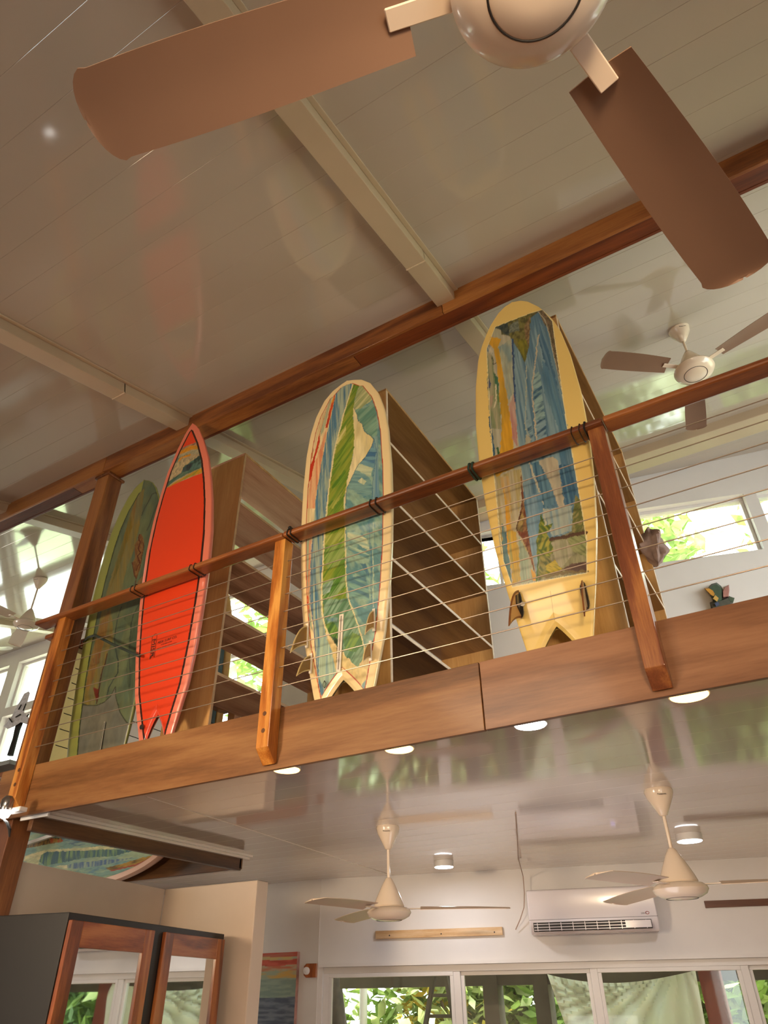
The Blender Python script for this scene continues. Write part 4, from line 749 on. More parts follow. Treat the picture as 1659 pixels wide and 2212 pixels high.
# pale yellow board standing behind the stair railing
def plainboard(name,label,x,y,z0,z1,w,th,rim,face,lean=.05,art=None,rz=0,cat='surfboard'):
    R=root(name,(x,y,z0),0,label,cat); L=z1-z0
    mb=MB(); n=40; ring=[]
    for i in range(n+1):
        t=i/n; hw=w/2*math.sqrt(max(0,1-abs(2*t-1)**3.2))*(1-.18*(t-.45)**2*4)
        ring.append((t*L,max(hw,.002)))
    vs=[];m_=18
    for yb,hw in ring:
        for k in range(m_):
            a_=2*math.pi*k/m_; xx=math.copysign(abs(math.cos(a_))**.5,math.cos(a_))*hw; zz=math.copysign(abs(math.sin(a_))**.8,math.sin(a_))*th/2*min(1,hw*8)
            p=Matrix.Rotation(rz,4,'Z')@Vector((xx,zz,0)); vs.append((x+p.x,y+p.y+lean*yb,z0+yb))
    fs=[(i*m_+k,i*m_+(k+1)%m_,(i+1)*m_+(k+1)%m_,(i+1)*m_+k) for i in range(n) for k in range(m_)]+[tuple(range(m_))[::-1],tuple(range(n*m_,(n+1)*m_))]
    mb.add(vs,fs); mb.build('hull',plain(name+'_skin',rim,.25,coat=.4),R,smooth=True)
    if face:
        pl=[]
        for s_ in (1,-1):
            rr=ring[4:-6] if s_==1 else ring[4:-6][::-1]
            for yb,hw in rr: pl.append((s_*max(hw-.05,.01),yb))
        Mf=Matrix.Translation((x,y,z0))@Matrix.Rotation(rz,4,'Z')@Matrix.Translation((0,-th/2-.004,0))@Matrix(((1,0,0,0),(0,lean,-1,0),(0,1,0,0),(0,0,0,1)))
        MB().prism(pl,-.0005,.0005,Mf).build('picture_panel',face,R)
    return R
seam=wood('painted_blue_panel',('2A4048','4C6C74','8C9C94'),'z',1.4,.4,1,.2,.8)
plainboard('surfboard','pale yellow-green surfboard standing behind the stair railing cables, left of the green one',-5.22,3.55,2.79,4.22,.62,.06,'C6C088',None,.0)
plainboard('surfboard','cream board with blue panel seen through the shelves of the left rack',-4.70,4.55,2.79,5.16,.66,.07,'D8B070',seam,.02)
# ------------------------------------------------------------ shelving racks
def rack(x1,wd,y0,y1,top,levels,label,under,edge,sidee):
    x0=x1-wd; R=root('plywood_rack',((x0+x1)/2,(y0+y1)/2,2.78),0,label,'shelf','plywood board racks')
    t=.02
    for yy,nm in ((y0,'end_panel'),(y1-t,'end_panel')):
        p=MB().box(x0,x1-.004,yy,yy+t,2.78,top-t).build(nm,M['plyv'],R,bevel=.001)
        MB().box(x1-.004,x1,yy,yy+t,2.78,top-t).build('edge_band',sidee,p)
    p=MB().box(x0,x1-.004,y0,y1,top-t,top).build('top_panel',under,R,bevel=.001)
    MB().box(x1-.004,x1,y0,y1,top-t,top).build('edge_band',M['plyv'],p)
    for z in levels:
        p=MB().box(x0,x1-.004,y0+t,y1-t,z-t,z).build('shelf',under,R)
        MB().box(x1-.004,x1,y0+t,y1-t,z-t,z).build('edge_band',edge,p)
    return R
lv=[4.63,4.18,3.73,3.29,2.86]
pe2=plain('ply_edge_brown','A8845C',.45,var=.15,scale=20)
RL=rack(-3.01,.40,3.03,4.55,5.09,[4.63,4.18,3.73,3.305,2.86],'open plywood rack right behind the red surfboard, see-through shelves',M['plyr'],pe2,pe2)
RM=rack(-1.72,.42,3.0,4.53,5.09,lv,'brown plywood rack behind the wave-painted surfboard with daylight painted on its shelf edges',M['ply'],M['plye'],M['plye'])
RR=rack(-.49,.42,3.0,4.56,5.09,lv,'plywood rack behind the yellow surfboard and right post',M['ply'],M['plye'],M['plye'])
# slatted crate on the low shelf of the left rack
o=root('slatted_crate',(-3.2,3.6,2.86),0,'small slatted wooden crate low in the left rack','crate')
for i in range(9): MB().box(-3.30+i*.0,-3.285,3.12+i*.075,3.15+i*.075,2.862,3.10).build('slat',M['plyv'],o)
MB().box(-3.30,-3.06,3.12,3.80,2.862,2.88).build('base',M['plyv'],o)
MB().box(-3.284,-3.27,3.10,3.80,2.90,2.93).build('rail',M['plyv'],o)
# rag / driftwood hat hooked on the right rack
def lump(name,c,rx,ry,rz_,mat,label,cat,seed=1,folds=5):
    o=root(name,tuple(c),0,label,cat); mb=MB(); nu,nv=36,20; vs=[]
    rnd=random.Random(seed); ph=[rnd.uniform(0,6.28) for _ in range(6)]
    for i in range(nv+1):
        v=math.pi*i/nv
        for k in range(nu):
            u=2*math.pi*k/nu; rr=1+.26*math.sin(folds*u+ph[0]+3*v)+.22*math.sin(5*v+ph[1]+2*u)+.10*math.sin(9*u+ph[2]*v)
            vs.append((c[0]+rx*math.sin(v)*math.cos(u)*rr,c[1]+ry*math.sin(v)*math.sin(u)*rr,c[2]+rz_*math.cos(v)*(1+.1*math.sin(2*u+ph[3]))))
    fs=[(i*nu+k,i*nu+(k+1)%nu,(i+1)*nu+(k+1)%nu,(i+1)*nu+k) for i in range(nv) for k in range(nu)]
    mb.add(vs,fs); mb.build('cloth',mat,o,smooth=True); return o
lump('cloth_cap',(-.45,4.50,4.17),.075,.10,.135,plain('faded_cloth','8A746A',.9,var=.25,scale=14,bump=.4),'crumpled grey-brown cloth cap hanging on the far end of the right rack','cap',3)
# ------------------------------------------------------------ carved mask on the wall
p=atW(1553,1292,PU); o=root('carved_mask',tuple(map(float,p)),WA,'small carved mask with green hat, yellow horn and pink horn on the upper wall','mask')
def pt(px,py,off): q=atW(px,py,(PU[0],PU[1]-off)); return tuple(q)
def plate(name,pts,col,off0,off1,par,rough=.5):
    mb=MB(); n=len(pts); A=[atW(x,y,(PU[0],PU[1]-off0)) for x,y in pts]; B=[]
    cxm=sum(x for x,y in pts)/n; cym=sum(y for x,y in pts)/n
    B=[atW(cxm+(x-cxm)*.8,cym+(y-cym)*.8,(PU[0],PU[1]-off1)) for x,y in pts]
    w_=root('tmp'); bpy.data.objects.remove(w_)
    vs=A+B; fs=[tuple(range(n)),tuple(range(n,2*n))[::-1]]+[(i,(i+1)%n,n+(i+1)%n,n+i) for i in range(n)]
    # to the local frame of the rotated empty
    Ti=(Matrix.Translation(par.location)@Matrix.Rotation(par.rotation_euler.z,4,'Z')).inverted()
    mb.add([tuple(Ti@Vector(v)) for v in vs],fs); return mb.build(name,plain('mask_'+name,col,rough,var=.15,scale=30),par,local=True,bevel=.003)
plate('hat',[(1530,1270),(1537,1262),(1548,1259),(1557,1266),(1562,1276),(1561,1300),(1545,1306),(1537,1290)],'3E5240',.0,.10,o)
plate('horn_yellow',[(1522,1271),(1531,1270),(1540,1275),(1545,1283),(1543,1290),(1537,1286),(1530,1279)],'C08A34',.03,.12,o)
plate('horn_pink',[(1574,1264),(1575,1275),(1573,1290),(1562,1292),(1561,1278),(1566,1268)],'A8766C',.02,.11,o)
plate('nose_tube',[(1545,1285),(1553,1292),(1549,1300),(1540,1293)],'C8A050',.08,.17,o)
plate('face',[(1534,1302),(1545,1298),(1560,1294),(1575,1288),(1582,1300),(1578,1330),(1560,1345),(1540,1330)],'4E4E44',.0,.09,o)
plate('collar',[(1574,1288),(1586,1292),(1583,1302),(1576,1299)],'4A5844',.0,.06,o)
plate('eye',[(1543,1303),(1551,1300),(1555,1306),(1547,1310)],'46506E',.08,.13,o)
# ------------------------------------------------------------ sculpture at far left
o=root('fish_sculpture',(-6.55,4.0,3.44),0,'white painted fish-head sculpture on a black stem standing on the grey slab','sculpture')
wp=plain('white_brushed_paint','C9C9CC',.5,var=.25,scale=40)
P4=lambda x,y,Y=4.0: tuple(atY(x,y,Y))
def ribbon(pts,Y,t,name,mat,par):
    mb=MB(); n=len(pts); A=[P4(x,y,Y-t) for x,y in pts]; B=[P4(x,y,Y+t) for x,y in pts]
    mb.add(A+B,[tuple(range(n)),tuple(range(n,2*n))[::-1]]+[(i,n+i,n+(i+1)%n,(i+1)%n) for i in range(n)]); return mb.build(name,mat,par,bevel=.004)
h=ribbon([(8,1568),(25,1548),(36,1525),(43,1515),(52,1498),(62,1493),(65,1497),(60,1515),(54,1530),(52,1540),(60,1545),(66,1560),(58,1565),(45,1560),(30,1570),(16,1575)],4.0,.05,'head',wp,o)
for seg in ([(40,1533),(46,1522)],[(34,1549),(44,1543)],[(20,1552),(26,1560)],[(58,1548),(62,1543)],[(50,1535),(56,1520)]):
    MB().tube([P4(x,y,3.94) for x,y in seg],.006,5).build('stroke',M['tie'],h)
MB().tube([P4(44,1556),P4(38,1575),P4(33,1595),P4(22,1632)],[.035,.028,.025,.03],10).build('stem',M['tie'],o,smooth=True)
# ------------------------------------------------------------ ceiling fans
def fan(name,label,x,y,ztop,zmot,rot,R_=.70,big=1.0,blade=None,canopy_inv=True,slope=False,group=None,nb=3):
    o=root(name,(x,y,zmot),rot,label,'ceiling fan')
    H=ztop-zmot; e=M['fan']; s=big
    c=MB(); c.lathe([(.012,H-.14*s),(.022*s,H-.135*s),(.045*s,H-.09*s),(.069*s,H-.045*s),(.079*s,H-.014),(.076*s,H)],n=36)
    if slope:
        for i,v in enumerate(c.v):
            if v[2]>H-.03: c.v[i]=(v[0],v[1],v[2]+SL*v[1])
    c.build('canopy',e,o,local=True,smooth=True)
    cu=bpy.data.curves.new('t','FONT'); cu.body='Panasonic'; cu.size=.012; cu.extrude=.0008; cu.resolution_u=1; cu.align_x='CENTER'
    tx=bpy.data.objects.new('t',cu); COL.objects.link(tx); bpy.context.view_layer.update(); me_=bpy.data.meshes.new_from_object(tx); bpy.data.objects.remove(tx)
    me_.transform(Matrix.Rotation(math.radians(22)-rot,4,'Z')@Matrix.Translation((0,-.0775*s,H-.042+(SL*-.06 if slope else 0)))@Matrix.Rotation(math.pi/2-.28,4,'X')); me_.materials.append(M['tie'])
    tb=bpy.data.objects.new('badge_lettering',me_); COL.objects.link(tb); tb.parent=o
    MB().lathe([(.0095,.11*s),(.0095,H-.13*s)],n=16).build('downrod',e,o,local=True,smooth=True)
    MB().lathe([(.012,.172*s),(.020*s,.168*s),(.040*s,.135*s),(.066*s,.085*s),(.088*s,.038*s),(.098*s,.012*s),(.094*s,.004)],n=40).build('motor_cone',e,o,local=True,smooth=True)
    mo=MB().lathe([(.090*s,.004),(.118*s,.0),(.136*s,-.014*s),(.140*s,-.026*s),(.128*s,-.046*s),(.10*s,-.060*s),(.082*s,-.066*s),(.080*s,-.063*s),(.076*s,-.066*s),(.03*s,-.072*s),(.001,-.073*s)],n=56).build('motor_housing',e,o,local=True,smooth=True)
    MB().lathe([(.0775*s,-.0645*s),(.0785*s,-.0675*s),(.0805*s,-.0675*s),(.0815*s,-.0645*s)],n=48).build('ring_groove',M['dark'],mo,local=True)
    bm=None
    for k in range(nb):
        a=2*math.pi*k/nb
        if bm is None:
            m1=MB(); nseg=26; vs=[]
            for i in range(nseg+1):
                t=(i/nseg)**.55 if False else math.sin(i/nseg*math.pi/2)**.9; rr=.20+(R_-.20)*t; w=(.060+.016*math.sin(min(1,t*1.1)*math.pi*.6))*(1 if t<.93 else math.sqrt(max(0,1-((t-.93)/.07)**2))*.999+.06)
                tw=math.radians(13-7*t); zc_=-.004-.012*t*t
                for q in (-1,-.33,.33,1):
                    cc=(1-q*q)*.006
                    vs.append((rr,q*w*math.cos(tw),zc_+q*w*math.sin(tw)+cc+.0025)); 
                for q in (1,.33,-.33,-1):
                    cc=(1-q*q)*.006
                    vs.append((rr,q*w*math.cos(tw),zc_+q*w*math.sin(tw)+cc-.0005))
            fs=[(i*8+j,i*8+(j+1)%8,(i+1)*8+(j+1)%8,(i+1)*8+j) for i in range(nseg) for j in range(8)]+[tuple(range(8))[::-1],tuple(range(nseg*8,nseg*8+8))]
            m1.add(vs,fs); ob=m1.build('blade',blade or M['fanb'],o,local=True,smooth=True); bm=ob.data
            m2=MB().box(.10,.235,-.018,.018,-.008,-.003); ar=m2.build('blade_arm',e,ob,local=True,bevel=.002); am=ar.data
            ob.rotation_euler=(0,0,a)
        else:
            ob=bpy.data.objects.new('blade',bm); COL.objects.link(ob); ob.parent=o; ob.rotation_euler=(0,0,a)
            ar=bpy.data.objects.new('blade_arm',am); COL.objects.link(ar); ar.parent=ob
            mm=ar.modifiers.new('bevel','BEVEL'); mm.width=.002
    return o
def vz(x,y,v):
    lo,hi=0,6.5
    for _ in range(40):
        m=(lo+hi)/2; q=RC.T@(np.array([x,y,m])-O)
        if CH/2-FPX*q[1]/-q[2]>v: lo=m
        else: hi=m
    return lo
p=atZ(838,1786,LZ); zm=vz(p[0],p[1],1962); fan('ceiling_fan','cream ceiling fan under the loft, above the pale wood batten',float(p[0]),float(p[1]),LZ,zm,math.radians(26),R_=.76)
p=atZ(1421,1706,LZ); zm=vz(p[0],p[1],1910); fan('ceiling_fan','cream ceiling fan under the loft overlapping the right corner of the air conditioner',float(p[0]),float(p[1]),LZ,zm,math.radians(12),R_=.76)
def ceilpt(px,py,z0=5.36):
    d=ray(px,py); t=(z0-SL*2.7-CZ)/(d[2]-SL*d[1]); return O+d*t
p=ceilpt(1466,712); fan('ceiling_fan','cream ceiling fan on the sloped ceiling at upper right, half behind the handrail',float(p[0]),float(p[1]),float(p[2])+.005,vz(p[0],p[1],795),math.radians(-21),blade=M['fano'],slope=True)
p=ceilpt(88,1250); fan('ceiling_fan','white ceiling fan at upper left beside the tall column',float(p[0]),float(p[1]),float(p[2])+.005,vz(p[0],p[1],1345),math.radians(35),slope=True)
zc0=2.86; c=atZ(1157,-28,zc0); fan('ceiling_fan','big cream ceiling fan close overhead at the top edge with blades tinted as warm-lit',float(c[0]),float(c[1]),CEIL(c[1])+.02,zc0+.06,math.radians(75),R_=.80,blade=M['fano'],slope=True,big=.92)
# ------------------------------------------------------------ surface lamps
def disc_lamp(px,py,z,r_,lens,label,power,col,cy=None,group=None):
    p=atZ(px,py,z); y=cy if cy else p[1]; x=p[0]*(y/p[1]) if cy else p[0]
    o=root('ceiling_light',(float(x),float(y),z),0,label,'ceiling light',group)
    MB().lathe([(r_*1.06,0),(r_*1.06,LZ-z-.0)],n=32).build('body',M['alu'],o,local=True,smooth=True)
    MB().lathe([(r_*.97,-.004),(r_*.985,-.001)],n=32).build('lens',lens,o,local=True)
    l=bpy.data.lights.new('lamp_glow','AREA'); l.shape='DISK'; l.size=r_*1.7; l.energy=power; l.color=col
    lo=bpy.data.objects.new('lamp_glow',l); COL.objects.link(lo); lo.location=(x,y,z-.012); return o
disc_lamp(619,1662,2.535,.066,M['lampw'],'round warm yellow ceiling light just behind the fascia, next to the middle post',5,WARM,2.80)
disc_lamp(862,1613,2.535,.066,M['lampw'],'round warm yellow ceiling light behind the fascia, second from the middle post',5,WARM,2.80)
disc_lamp(1145,1560,2.535,.066,M['lampc'],'round cool white ceiling light just behind the fascia, under the yellow board',4,(.9,.93,1),2.80)
disc_lamp(1487,1497,2.535,.072,M['lampw'],'round warm yellow ceiling light behind the fascia at the right post foot',5,WARM,2.80)
disc_lamp(959,1873,2.505,.078,M['lampc'],'round white ceiling light near the far wall, left of the air conditioner',9,(.95,.95,1))
disc_lamp(1490,1817,2.505,.085,M['lampc'],'round white ceiling light near the far wall, right of the hanging fan',9,(.95,.95,1))
# left ceiling downlight upstairs
for (px,py,lab) in ((10,1400,'small round white recessed downlight in the upper ceiling at the left edge'),):
    p=ceilpt(px,py); o=root('ceiling_light',(float(p[0]),float(p[1]),float(p[2])-.012),0,lab,'ceiling light')
    mb=MB().lathe([(.10,0),(.115,.004),(.115,.02)],n=32); mb.v=[(v[0],v[1],v[2]+SL*v[1]) for v in mb.v]; mb.build('rim',M['alu'],o,local=True,smooth=True)
# clamp spotlight at lower left
p=atY(12,1748,2.52); o=root('clamp_spotlight',tuple(map(float,p)),0,'bright clamp spotlight on the foot of the left post','spotlight')
MB().lathe([(.030,-.02),(.034,.0),(.034,.05),(.02,.07)],tuple(p),20).build('housing',plain('chrome','B0B0B0',.2,metal=1),o,smooth=True)
MB().lathe([(.002,-.052),(.026,-.042),(.036,-.018),(.030,.0)],tuple(p),20).build('bulb',lampmat('spot_bulb',(1,.98,.92),30),o,smooth=True)
MB().tube([P4(8,1770,2.53),P4(16,1778,2.5),P4(21,1792,2.49),P4(20,1808,2.5)],[.006,.009,.009,.004],8).build('handle',M['tie'],o,smooth=True)
MB().box(p[0]-.03,p[0]+.10,2.54,2.59,p[2]-.015,p[2]+.01).build('clamp_jaw',M['alu'],o,bevel=.004)
# ------------------------------------------------------------ air conditioner (frame of the far wall)
def rootW(name,u,z,label,cat,group=None):
    p=TW@Vector((u,0,z)); return root(name,tuple(p),WA,label,cat,group)
u0=wu(atW(1148,2018)); u1=wu(atW(1442,2018)); za=atW(1150,2022)[2]-.0; zb=atW(1290,1921)[2]+.0; dz=.19
def inW(px,py,off):       # pixel -> wall frame coordinates on a plane off metres in front of the wall
    p0=(-4.32+off*math.sin(WA),6.09-off*math.cos(WA)); p=atW(px,py,p0); return wu(p),p[2]
ua,zt_=inW(1136,1923,.21); ub,_=inW(1408,1918,.21); _,zbm=inW(1155,2012,.21); 
o=rootW('air_conditioner',ua,zbm-.02,'white wall split air conditioner above the long window','air conditioner')
W_=ub-ua; Hh=zt_-zbm+.02
prof=[(0,0),(0,Hh),(-.19,Hh),(-.215,Hh*.97),(-.218,Hh*.30),(-.205,Hh*.18),(-.16,.0)]
n=len(prof); vs=[(0,p[0],p[1]) for p in prof]+[(W_,p[0],p[1]) for p in prof]
body=MB().add(vs,[tuple(range(n)),tuple(range(n,2*n))[::-1]]+[(i,n+i,n+(i+1)%n,(i+1)%n) for i in range(n)]).build('casing',M['acw'],o,local=True,bevel=.008,smooth=True)
MB().box(-.001,W_+.001,-.2195,-.2165,Hh*.305,Hh*.312).build('panel_gap',M['acd'],o,local=True)
v=MB().box(.03,W_-.055,-.2165,-.17,Hh*.055,Hh*.25); v.build('outlet',M['acd'],o,local=True)
for zz in (.075,.135,.20): MB().box(.035,W_-.06,-.2215,-.2165,Hh*zz,Hh*zz+.005).build('louver',M['acw'],o,local=True)
for k in range(10): MB().box(.06+k*(W_-.16)/9,.066+k*(W_-.16)/9,-.219,-.205,Hh*.06,Hh*.24).build('vane',M['acw'],o,local=True)
MB().box(W_-.26,W_-.06,-.2195,-.216,Hh*.08,Hh*.235).build('outlet_flap',M['acw'],o,local=True)
Ti=Matrix.Translation((0,-.2185,0))@Matrix.Rotation(math.pi/2,4,'X')
def ltext(par,T,txt,size,mat,name,width=None):
    cu=bpy.data.curves.new('t','FONT'); cu.body=txt; cu.size=size; cu.extrude=.0004; cu.resolution_u=2
    t=bpy.data.objects.new('t',cu); COL.objects.link(t); bpy.context.view_layer.update(); xs=width/t.dimensions.x if width else 1
    me=bpy.data.meshes.new_from_object(t); bpy.data.objects.remove(t); me.transform(T@Matrix.Scale(xs,4,(1,0,0))); me.materials.append(mat)
    ob=bpy.data.objects.new(name,me); COL.objects.link(ob); ob.parent=par; return ob
ltext(o,Matrix.Translation((W_-.125,-.2195,Hh*.36))@Matrix.Rotation(math.pi/2,4,'X'),'LENNOX',.018,plain('logo_grey','5A3A40',.5),'brand_lettering',.045)
MB().tube([(W_-.075+.014*math.cos(t_/10*6.28),-.2195,Hh*.385+.010*math.sin(t_/10*6.28)) for t_ in range(3,14)],.002,5).build('brand_emblem',plain('logo_red','A03030',.5),o,local=True)
ltext(o,Matrix.Translation((W_-.235,-.2195,Hh*.66))@Matrix.Rotation(math.pi/2,4,'X'),'30',.034,lampmat('display_blue',(.45,.4,1),2.2),'temperature_display',.034)
# wooden batten, dark batten, wires, switch
def batten(px0,py0,px1,py1,h,label,mat,holes=0,name='wood_batten'):
    a,za_=inW(px0,py0,.025); b,_=inW(px1,py1,.025)
    o=rootW(name,a,za_,label,'batten'); MB().box(0,b-a,-.025,0,-h,0).build('strip',mat,o,local=True,bevel=.002)
    for k in range(holes): MB().tube([( .13+k*(b-a-.2)/2,-.0255,-h*.62),(.13+k*(b-a-.2)/2,-.0262,-h*.62)],.006,10).build('screw_hole',M['dark'],o,local=True)
    return o
batten(811,2011,1084,1997,.062,'pale bare wood batten screwed to the far wall below the left fan',wood('pale_batten_wood',('A88050','C8A070','DCC09A'),'x',1.5,.5,.6,0),3)
batten(1521,1946,1900,1928,.05,'dark brown wood batten on the far wall at the right edge',wood('dark_batten_wood',('3A2014','5E3824','704830'),'x',1.2,.5,.6,0))
# hanging wire left of the air conditioner
o=root('hanging_wire',tuple(map(float,atZ(1116,1756,LZ))),0,'thin brown cable hanging from the ceiling past the air conditioner edge','cable')
ptsw=[atZ(1114,1756,LZ-.006),atZ(1117,1800,LZ-.006),atZ(1120,1856,LZ-.006)]
for q,off in (((1130,1893),.12),((1133,1930),.12),((1132,1960),.11),((1124,1985),.06),((1114,2008),.03)):
    p0=(-4.32+off*math.sin(WA),6.09-off*math.cos(WA)); ptsw.append(atW(q[0],q[1],p0))
MB().tube([tuple(p) for p in ptsw],.0045,6).build('wire',plain('beige_wire','A88E7C',.5),o,smooth=True)
# light switch
a,zz=inW(656,2096,.03); o=rootW('light_switch',a,zz,'round white switch on an octagonal wood block left of the window','switch')
b,_=inW(683,2096,.03); wS=b-a
MB().prism([(0,-.035),(.022,-.055),(wS,-.055),(wS,.05),(.022,.05),(0,.03)],-.0,.03,Matrix(((1,0,0,0),(0,0,-1,0),(0,1,0,0),(0,0,0,1)))).build('wood_block',M['door'],o,local=True,bevel=.003)
TX=Matrix.Translation((.028,-.03,-.005))@Matrix.Rotation(math.pi/2,4,'X')
MB().lathe([(.030,0),(.030,.012),(.026,.018),(.012,.02),(.010,.028),(.004,.03)],(0,0,0),24,TX).build('dial',M['alu'],o,local=True,smooth=True)
# canvas painting behind the partition
o=root('canvas_painting',tuple(map(float,atY(615,2130,6.02))),0,'unframed seascape canvas with red and yellow sky, partly hidden behind the partition','painting')
x1=float(atY(641,2100,6.05)[0]); x0=x1-.9; z1=float(atY(640,2056,6.05)[2]); z0_=z1-1.0
na,nb_=120,160; X=np.linspace(x0,x1,na); Z=np.linspace(z0_,z1,nb_); GX,GZ=np.meshgrid(X,Z)
V=np.stack([GX,np.full(GX.shape,6.045),GZ],-1).reshape(-1,3)-np.array(o.location)
idx=np.arange(na*nb_).reshape(nb_,na); q=np.stack([idx[:-1,:-1],idx[:-1,1:],idx[1:,1:],idx[1:,:-1]],-1).reshape(-1,4)
me=bpy.data.meshes.new('painted_face'); me.from_pydata(V.tolist(),[],q.tolist()); me.update()
h=(GZ-z0_)/(z1-z0_)+.02*(fbm(GX*6,GZ*14,5)-.5); col=np.zeros(GX.shape+(3,))
for lo,hi,c1,c2 in ((0,.30,'E0DCD4','8E99A4'),(.30,.66,'4E5A6C','76808C'),(.66,.80,'92A494','7E9488'),(.80,.86,'C8A050','98A48C'),(.86,.90,'B0A888','C07050'),(.90,.945,'B04A38','C8604C'),(.945,.97,'C8B070','A8A890'),(.97,1.1,'C05848','B8705C')):
    mk=(h>=lo)&(h<hi); n_=np.clip((fbm(GX*8,GZ*60,int(lo*100))-.35)/.3,0,1)[...,None]; c=np.array(hexc(c1))*(1-n_)+np.array(hexc(c2))*n_; col[mk]=c[mk]
setpaint(me,col.reshape(-1,3)); me.materials.append(M['canvas']); ob=bpy.data.objects.new('painted_face',me); COL.objects.link(ob); ob.parent=o
MB().box(x0,x1,6.046,6.085,z0_,z1).build('canvas_sides',plain('canvas_edge','B08478',.7,var=.3,scale=12),o)
# surfboard art over the stair opening
o=root('painted_surfboard',(-6,4.5,2.7),0,'wave-painted surfboard with pale pink rim hung inside the stair opening','surfboard')
Yb=4.50
def bp(px,py,Y=Yb): return atY(px,py,Y)
# rim outline: left far end to the right nose
c0=np.array([-6.03,2.775]); rx,rz_=1.375,.39
ang=np.linspace(0,2*math.pi,72,endpoint=False); oval=[(float(c0[0]+rx*math.copysign(abs(math.cos(t))**.85,math.cos(t))),float(c0[1]+rz_*math.copysign(abs(math.sin(t))**.9,math.sin(t)))) for t in ang]
mb=MB(); n=len(oval); vs=[]
for f_,yo in ((.97,-.035),(1.0,0),(.97,.035),(.90,.045)): vs+=[(c0[0]+(x-c0[0])*(1-(1-f_)*.4),Yb+yo,c0[1]+(z-c0[1])*f_) for x,z in oval]
fs=[(l*n+i,l*n+(i+1)%n,(l+1)*n+(i+1)%n,(l+1)*n+i) for l in range(3) for i in range(n)]+[tuple(range(n)),tuple(range(3*n,4*n))[::-1]]
mb.add(vs,fs); mb.build('rim',plain('pink_rim','E0B8A4',.25,coat=.5),o,smooth=True)
na,nb_=420,110; T_=np.linspace(0,2*math.pi,na); Rr=np.linspace(0,1,nb_); TT,RR_=np.meshgrid(T_,Rr)
GX=c0[0]+rx*.955*RR_*np.sign(np.cos(TT))*np.abs(np.cos(TT))**.85; GZ=c0[1]+rz_*.86*RR_*np.sign(np.sin(TT))*np.abs(np.sin(TT))**.9
V=np.stack([GX,np.full(GX.shape,Yb-.037),GZ],-1).reshape(-1,3)-np.array(o.location)
idx=np.arange(na*nb_).reshape(nb_,na); q=np.stack([idx[:-1,:-1],idx[1:,:-1],idx[1:,1:],idx[:-1,1:]],-1).reshape(-1,4)
me=bpy.data.meshes.new('painted_face'); me.from_pydata(V.tolist(),[],q.tolist()); me.update()
col=np.zeros(GX.shape+(3,)); col[:]=hexc('A9BC9A')
def pf(spec,c1,c2,fa,fb,ang,j=.006,mid=.5):
    P=[]; 
    for t in spec.split(): x_,y_=map(float,t.split(',')); p=bp(40+x_/4.608,1720+y_/4.61); P.append([float(p[0]),float(p[2])])
    return ['f',P,c1,c2,fa,fb,ang,j,mid]
def pl_(spec,w,c,j=.004):
    l=pf(spec,c,c,1,1,0); return ['l',l[1],w,c,j]
LY=[pf('0,300 1700,300 1700,900 0,900','A2B898','7FA59A',5,30,0),
 pf('95,480 300,430 470,420 520,450 300,490 90,530','9C7A3C','4A3A2C',60,20,0),
 pf('330,420 480,440 460,465 350,470','B4502C','A08030',60,30,0),
 pf('440,400 900,440 900,480 600,500 480,460','5E7E8C','8FAE9C',6,40,0),
 pf('100,600 300,540 650,520 900,500 1000,530 700,560 300,570 240,640 230,690 80,650','DCD6A4','C4C898',10,40,0),
 pf('240,660 260,590 320,560 700,545 1000,535 1180,550 1000,600 700,620 400,680 300,700','7FA272','466C78',50,10,10,.006,.45),
 pf('520,720 530,690 600,670 900,640 1180,620 900,690 600,730','50709C','9CB4A0',50,10,10,.006,.5),
 pf('400,700 520,690 520,740 640,770 800,790 600,760','E0DCB4','C8CCA4',10,40,0),
 pf('600,750 900,690 1150,640 1250,600 1000,700 800,780','6A94A4','8FB098',10,40,0),
 pf('900,720 1200,640 1330,600 1380,600 1200,700 950,745','B08A34','6E5A2C',10,50,12),
 pl_('950,750 1200,690 1390,605',.012,'A8503C')]
paint(GX,GZ,LY,col,np.ones(GX.shape,bool))
setpaint(me,col.reshape(-1,3)); me.materials.append(M['canvas']); ob=bpy.data.objects.new('painted_face',me); COL.objects.link(ob); ob.parent=o
# white frame bar in front of it
a_=atY(45,1862,5.2)
MB().tube([tuple(atY(62,1822,4.4)),tuple(atY(135,1797,4.4))],.02,4).build('white_strip',M['alu'],o)
# ------------------------------------------------------------ black cabinet with two mirrored doors
zc_=1.98; k1=(zc_-CZ)
pa=atZ(150,1970,zc_); pb=atZ(485,2018,zc_); pcn=atZ(15,1985,zc_)
ang=math.atan2(pb[1]-pa[1],pb[0]-pa[0]); Lc=float(np.hypot(pb[0]-pa[0],pb[1]-pa[1]))
o=root('mirror_cabinet',(float(pa[0]),float(pa[1]),0),ang,'black cabinet with two wood-framed mirror doors in front of the cream partition','cabinet')
dep=.50
MB().box(0,Lc,0,dep,.0,zc_).build('carcass',M['black'],o,local=True,bevel=.004)
def cabt(px,py,off=.0):
    """distance along the cabinet front"""
    nrm=np.array([-math.sin(ang),math.cos(ang),0]); base=np.array([pa[0],pa[1],0])-nrm*off; d=ray(px,py)
    t=((base-O)@nrm)/(d@nrm); p=O+d*t; return float((p-base)@np.array([math.cos(ang),math.sin(ang),0])),float(p[2])
